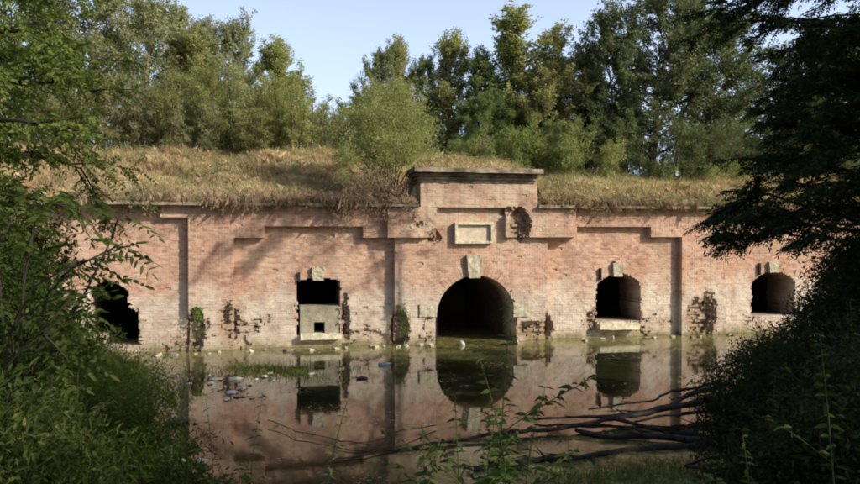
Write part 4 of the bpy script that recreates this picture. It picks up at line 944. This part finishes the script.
sapling(742, 430, 484, 5.6, 'leafy sprig at the bottom of the right bank', 'leaf_sprig', .11, .034, (5, 0), .05, 2)
sapling(205, 395, 482, 6.2, 'thin weed stem at the edge of the left bank', 'leaf_sprig', .08, .022, (-5, 0), .06, 2)
sapling(190, 330, 420, 9.5, 'wiry sprig rising out of the left bank bush', 'leaf_locust', .10, .022, (-14, 0), .07, 3)

# undergrowth of the banks (uncountable)
n = 120000; x = rng.uniform(-10, 16, n); y = rng.uniform(-25, -4, n); dsh = shore(x)-y; dcam = np.hypot(x, y+26.86)
k = (dsh > .15) & (dcam > 2.6) & ((dsh < 9) | (x > 4)); x, y = x[k], y[k]
k = rng.uniform(0, 1, len(x)) < sstep(.3, .6, fbm(x*1.2, y*1.2, 90)); x, y = x[k], y[k]
blades('bank_grass', x, y, bz(x, y)-.02, np.full(len(x), .28), .012, 'bank_grass', .4, 'rough grass and low weeds covering the near bank')
# shallow water grass at lower right + reeds near the wall on the left
a = PZ(630, 470); n = 2200; x = a[0]+rng.normal(0, 1.5, n); y = a[1]+rng.normal(-.25, .42, n); k = y < -13.0; x, y = x[k], y[k]
blades('shallow_water_grass', x, y, np.full(len(x), -.02), np.full(len(x), .11), .014, 'pond_weed', .5, 'dull yellow-green grass in the shallows at the lower right')
a0, a1 = PZ(222, 372), PZ(345, 372); n = 9000; t = rng.normal(.5, .27, n); x = a0[0]+(a1[0]-a0[0])*t; y = a0[1]+(a1[1]-a0[1])*t+.35+rng.normal(0, .55, n); k = rng.uniform(0, 1, n) < .45*sstep(.40, .62, fbm(x*1.1, y*2.2, 12)); x, y = x[k], y[k]
blades('pond_grass', x, y, np.full(len(x), -.02), np.full(len(x), .15), .016, 'pond_weed', .35, 'green water grass standing in the pond before the left window')

# ------------------------------------------------------------------ FALLEN BRANCHES
def branch(pts, r0, r1, label, zs=None, fork=()):
    W_ = []
    for i, (px, py) in enumerate(pts):
        z = .06 if zs is None else zs[i]; W_.append(PZ(px, py, z))
    W_ = np.array(W_); seg = np.linalg.norm(np.diff(W_, axis=0), axis=1); cum = np.concatenate([[0], np.cumsum(seg)]); tt = np.linspace(0, cum[-1], max(8, int(cum[-1]/.2)))
    Q = np.stack([np.interp(tt, cum, W_[:, i]) for i in range(3)], 1); Q += np.stack([fbm(tt*.9, tt*0+i, int(pts[0][0])+i, 3)-.5 for i in range(3)], 1)*np.array([.30, .30, .10])+np.stack([fbm(tt*3.1, tt*0+i+5, int(pts[0][0])+i, 2)-.5 for i in range(3)], 1)*np.array([.10, .10, .05])
    base = Q[0].copy(); e = empty('fallen_branch', base, label, 'branch', 'dead branches lying in the pond'); mb = MB()
    rad = np.linspace(r0*1.0, r1*1.1, len(Q))*(1+.42*(rng.uniform(size=len(Q))-.5)); mb.tube(Q-base, list(rad), 8); mb.build('limb', M['driftwood'], e, True)
    for f in range(2+int(cum[-1]/1.5)):
        mb = MB()
        i = rng.integers(1, len(Q)-1); d = nrm((Q[i]-Q[i-1])*np.sign(cum[-1])+rng.normal(size=3)*np.array([.12, .12, .03])); L = rng.uniform(.3, .9); mb.tube([Q[i]-base, Q[i]-base+d*L*.5+np.array([0, 0, .05]), Q[i]-base+d*L+np.array([0, 0, rng.uniform(-.03, .2)])], [rad[i]*.45, rad[i]*.3, .004], 5)
        mb.build('side_twig', M['driftwood'], e, True)
    return e
branch([(724, 380), (675, 391), (659, 401), (622, 404), (586, 408)], .045, .014, 'thin upper branch ending in a free tip left of the pile', [.5, .42, .3, .25, .18])
branch([(728, 384), (690, 396), (640, 410), (590, 417), (538, 419)], .075, .02, 'thick smooth branch across the top of the pile', [.45, .36, .2, .1, .05])
branch([(735, 394), (680, 406), (610, 419), (560, 428), (500, 435), (440, 442), (380, 450), (330, 460)], .085, .008, 'longest branch, running from the right bank to the lower left', [.35, .25, .15, .1, .08, .06, .05, .03])
branch([(704, 438), (660, 428), (625, 421), (600, 417)], .06, .03, 'short branch crossing under the thick one', [.04, .08, .12, .16])
branch([(722, 444), (660, 438), (610, 436), (572, 431)], .08, .04, 'dark branch along the lower side of the pile', [.05, .06, .05, .05])
branch([(700, 446), (650, 450), (600, 453), (540, 461), (470, 472)], .085, .05, 'sunken log lying low in the water below the pile', [.02, .02, .02, .02, .0])
branch([(800, 450), (740, 456), (700, 460), (680, 466)], .05, .02, 'bare branch poking out of the right bank shade', [.5, .3, .15, .08])
branch([(770, 492), (735, 480), (700, 468), (684, 466)], .06, .025, 'dark branch at the bottom right below the bank', [.3, .2, .1, .05])
branch([(270, 420), (300, 432), (340, 442), (378, 445)], .009, .006, 'thin branch left of the centre stems', [.12, .08, .05, .05])
branch([(730, 406), (700, 410), (670, 414), (640, 422)], .05, .02, 'twisted limb in the middle of the pile', [.3, .3, .25, .1])
branch([(735, 418), (705, 424), (672, 430), (650, 426)], .04, .02, 'thin crooked limb at the right root of the pile', [.3, .2, .18, .2])
branch([(440, 425), (405, 430), (380, 440), (340, 447)], .012, .006, 'arching twig meeting the longest branch from the left', [.05, .14, .10, .03])

# ------------------------------------------------------------------ LITTER
def plastic(name, c, rough=.35): 
    return mat_simple(name, tuple(v*.8 for v in c), c, 12, rough=rough, bump=.2, spec=.5)
M['white_plastic'] = plastic('white_plastic', (.55, .54, .48)); M['blue_plastic'] = plastic('blue_plastic', (.20, .28, .33)); M['dirty_plastic'] = plastic('dirty_plastic', (.45, .43, .36))
M['orange_plastic'] = plastic('orange_plastic', (.38, .24, .12)); M['rubber'] = plastic('black_rubber', (.02, .02, .02))
def bottle(px, py, ang, L, mat, cap, label):
    q = PZ(px, py, .02); e = empty('plastic_bottle', q, label, 'bottle', 'bottles floating in the pond'); r = L*.16
    prof = [(0, .3), (.02, .9), (.1, 1), (.35, .93), (.38, 1), (.62, 1), (.78, .62), (.86, .34), (.93, .3)]
    dx, dy = math.cos(ang), math.sin(ang); mb = MB(); mb.tube([(dx*L*(t-.5), dy*L*(t-.5), 0) for t, _ in prof], [r*s for _, s in prof], 12); mb.build('bottle_body', M[mat], e, True)
    mb = MB(); mb.tube([(dx*L*(t-.5), dy*L*(t-.5), 0) for t in (.93, 1.0)], [r*.36]*2, 10); mb.build('cap', M[cap], e)
bottle(236, 379, .3, .42, 'dirty_plastic', 'blue_plastic', 'grey plastic bottle floating right of the pond grass reflection')
bottle(244, 388, 1.2, .34, 'dirty_plastic', 'white_plastic', 'pale bottle floating beside the orange scrap')
bottle(385, 364, .15, .42, 'blue_plastic', 'blue_plastic', 'blue bottle floating left of the gateway')
bottle(268, 366, 2.0, .34, 'blue_plastic', 'white_plastic', 'bluish bottle in the water grass')
bottle(312, 374, .5, .3, 'dirty_plastic', 'blue_plastic', 'small bottle afloat under the left window')
def lump(name, px, py, sx, sy, sz, mat, label, cat, z=.03, seed=0):
    q = PZ(px, py, z); import bmesh
    bm = bmesh.new(); bmesh.ops.create_icosphere(bm, subdivisions=3, radius=1)
    for v in bm.verts:
        nn = 1+.35*(float(fbm(np.array(v.co.x*1.7+seed), np.array(v.co.y*1.7+v.co.z*2.1), seed, 3))-.5)*2; v.co = (v.co.x*sx*nn, v.co.y*sy*nn, v.co.z*sz*nn)
    me = bpy.data.meshes.new(name); bm.to_mesh(me); bm.free(); o = obj(name, me, M[mat]); o.location = tuple(q); me.polygons.foreach_set('use_smooth', [True]*len(me.polygons)); tag(o, label, cat); return o
lump('plastic_bag', 181, 462, .12, .09, .06, 'white_plastic', 'crumpled white bag at the lower left waterline', 'bag', .06, 2)
lump('foam_piece', 201, 461, .13, .08, .05, 'white_plastic', 'white foam piece right of the crumpled bag', 'litter', .05, 5)
lump('plastic_scrap', 240, 396, .16, .10, .03, 'orange_plastic', 'orange scrap floating beside the pale bottle', 'litter', .02, 8)
lump('foam_piece', 232, 392, .14, .12, .04, 'white_plastic', 'white foam piece left of the orange scrap', 'litter', .02, 9)
lump('foam_piece', 216, 379, .2, .1, .03, 'dirty_plastic', 'flat grey foam piece nearest the pier reflection', 'litter', .02, 12)
lump('rubber_ball', 462, 343.5, .11, .11, .11, 'white_plastic', 'whitish ball floating in front of the gateway', 'ball', .06, 1)
lump('rubber_lump', 178, 421, .26, .22, .08, 'rubber', 'dark lump of rubber beside the left bank', 'litter', .04, 4)
lump('floating_clod', 362, 378, .16, .10, .05, 'rubber', 'dark clod floating right of the left window reflection', 'litter', .02, 14)
for i in range(26):
    px = 232+rng.normal()*26; py = 384+rng.normal()*11; q = PZ(px, py, .012); k = rng.integers(5, 8); aa = np.sort(rng.uniform(0, 2*PI, k)); rr_ = rng.uniform(.04, .13)
    vs = [(rr_*math.cos(a)*rng.uniform(.6, 1.2), rr_*math.sin(a)*rng.uniform(.6, 1.2), rng.uniform(0, .03)) for a in aa]
    mb = MB(); mb.add(vs+[(v[0]*.9, v[1]*.9, v[2]+.012) for v in vs]+[(0, 0, .035)], [tuple(range(k))[::-1]]+[(j, (j+1) % k, (j+1) % k+k, j+k) for j in range(k)]+[(j+k, (j+1) % k+k, 2*k) for j in range(k)])
    o = obj('litter_scrap', mb.mesh('litter_scrap'), M[('dirty_plastic', 'white_plastic', 'dirty_plastic', 'driftwood')[i % 4]]); o.location = tuple(q)
    tag(o, 'small torn scrap floating in the litter patch by the left pier reflection', 'litter', 'scraps of the floating litter patch')
# rubble along the wall foot
mb_spots = [(rng.uniform(130, 730)) for _ in range(46)]
for i, px in enumerate(mb_spots):
    if 432 < px < 516: continue
    q = PY(px, 340, rng.uniform(-.95, -.4)); s = rng.uniform(.05, .13)
    import bmesh
    bm = bmesh.new(); bmesh.ops.create_cube(bm, size=1)
    for v in bm.verts: v.co = (v.co.x*s*2.0*rng.uniform(.8, 1.2), v.co.y*s*1.3*rng.uniform(.8, 1.2), v.co.z*s*rng.uniform(.8, 1.2))
    bmesh.ops.bevel(bm, geom=bm.edges[:], offset=s*.12, segments=1, affect='EDGES')
    me = bpy.data.meshes.new('rubble_brick'); bm.to_mesh(me); bm.free()
    o = obj('rubble_brick', me, M['stone'] if i % 2 else M['plaster']); o.location = (q[0], q[1], .015); o.rotation_euler = (rng.uniform(-.4, .4), rng.uniform(-.4, .4), rng.uniform(0, 3))
    tag(o, 'pale fallen brick lying in the silt at the foot of the wall', 'brick', 'fallen bricks along the wall foot')
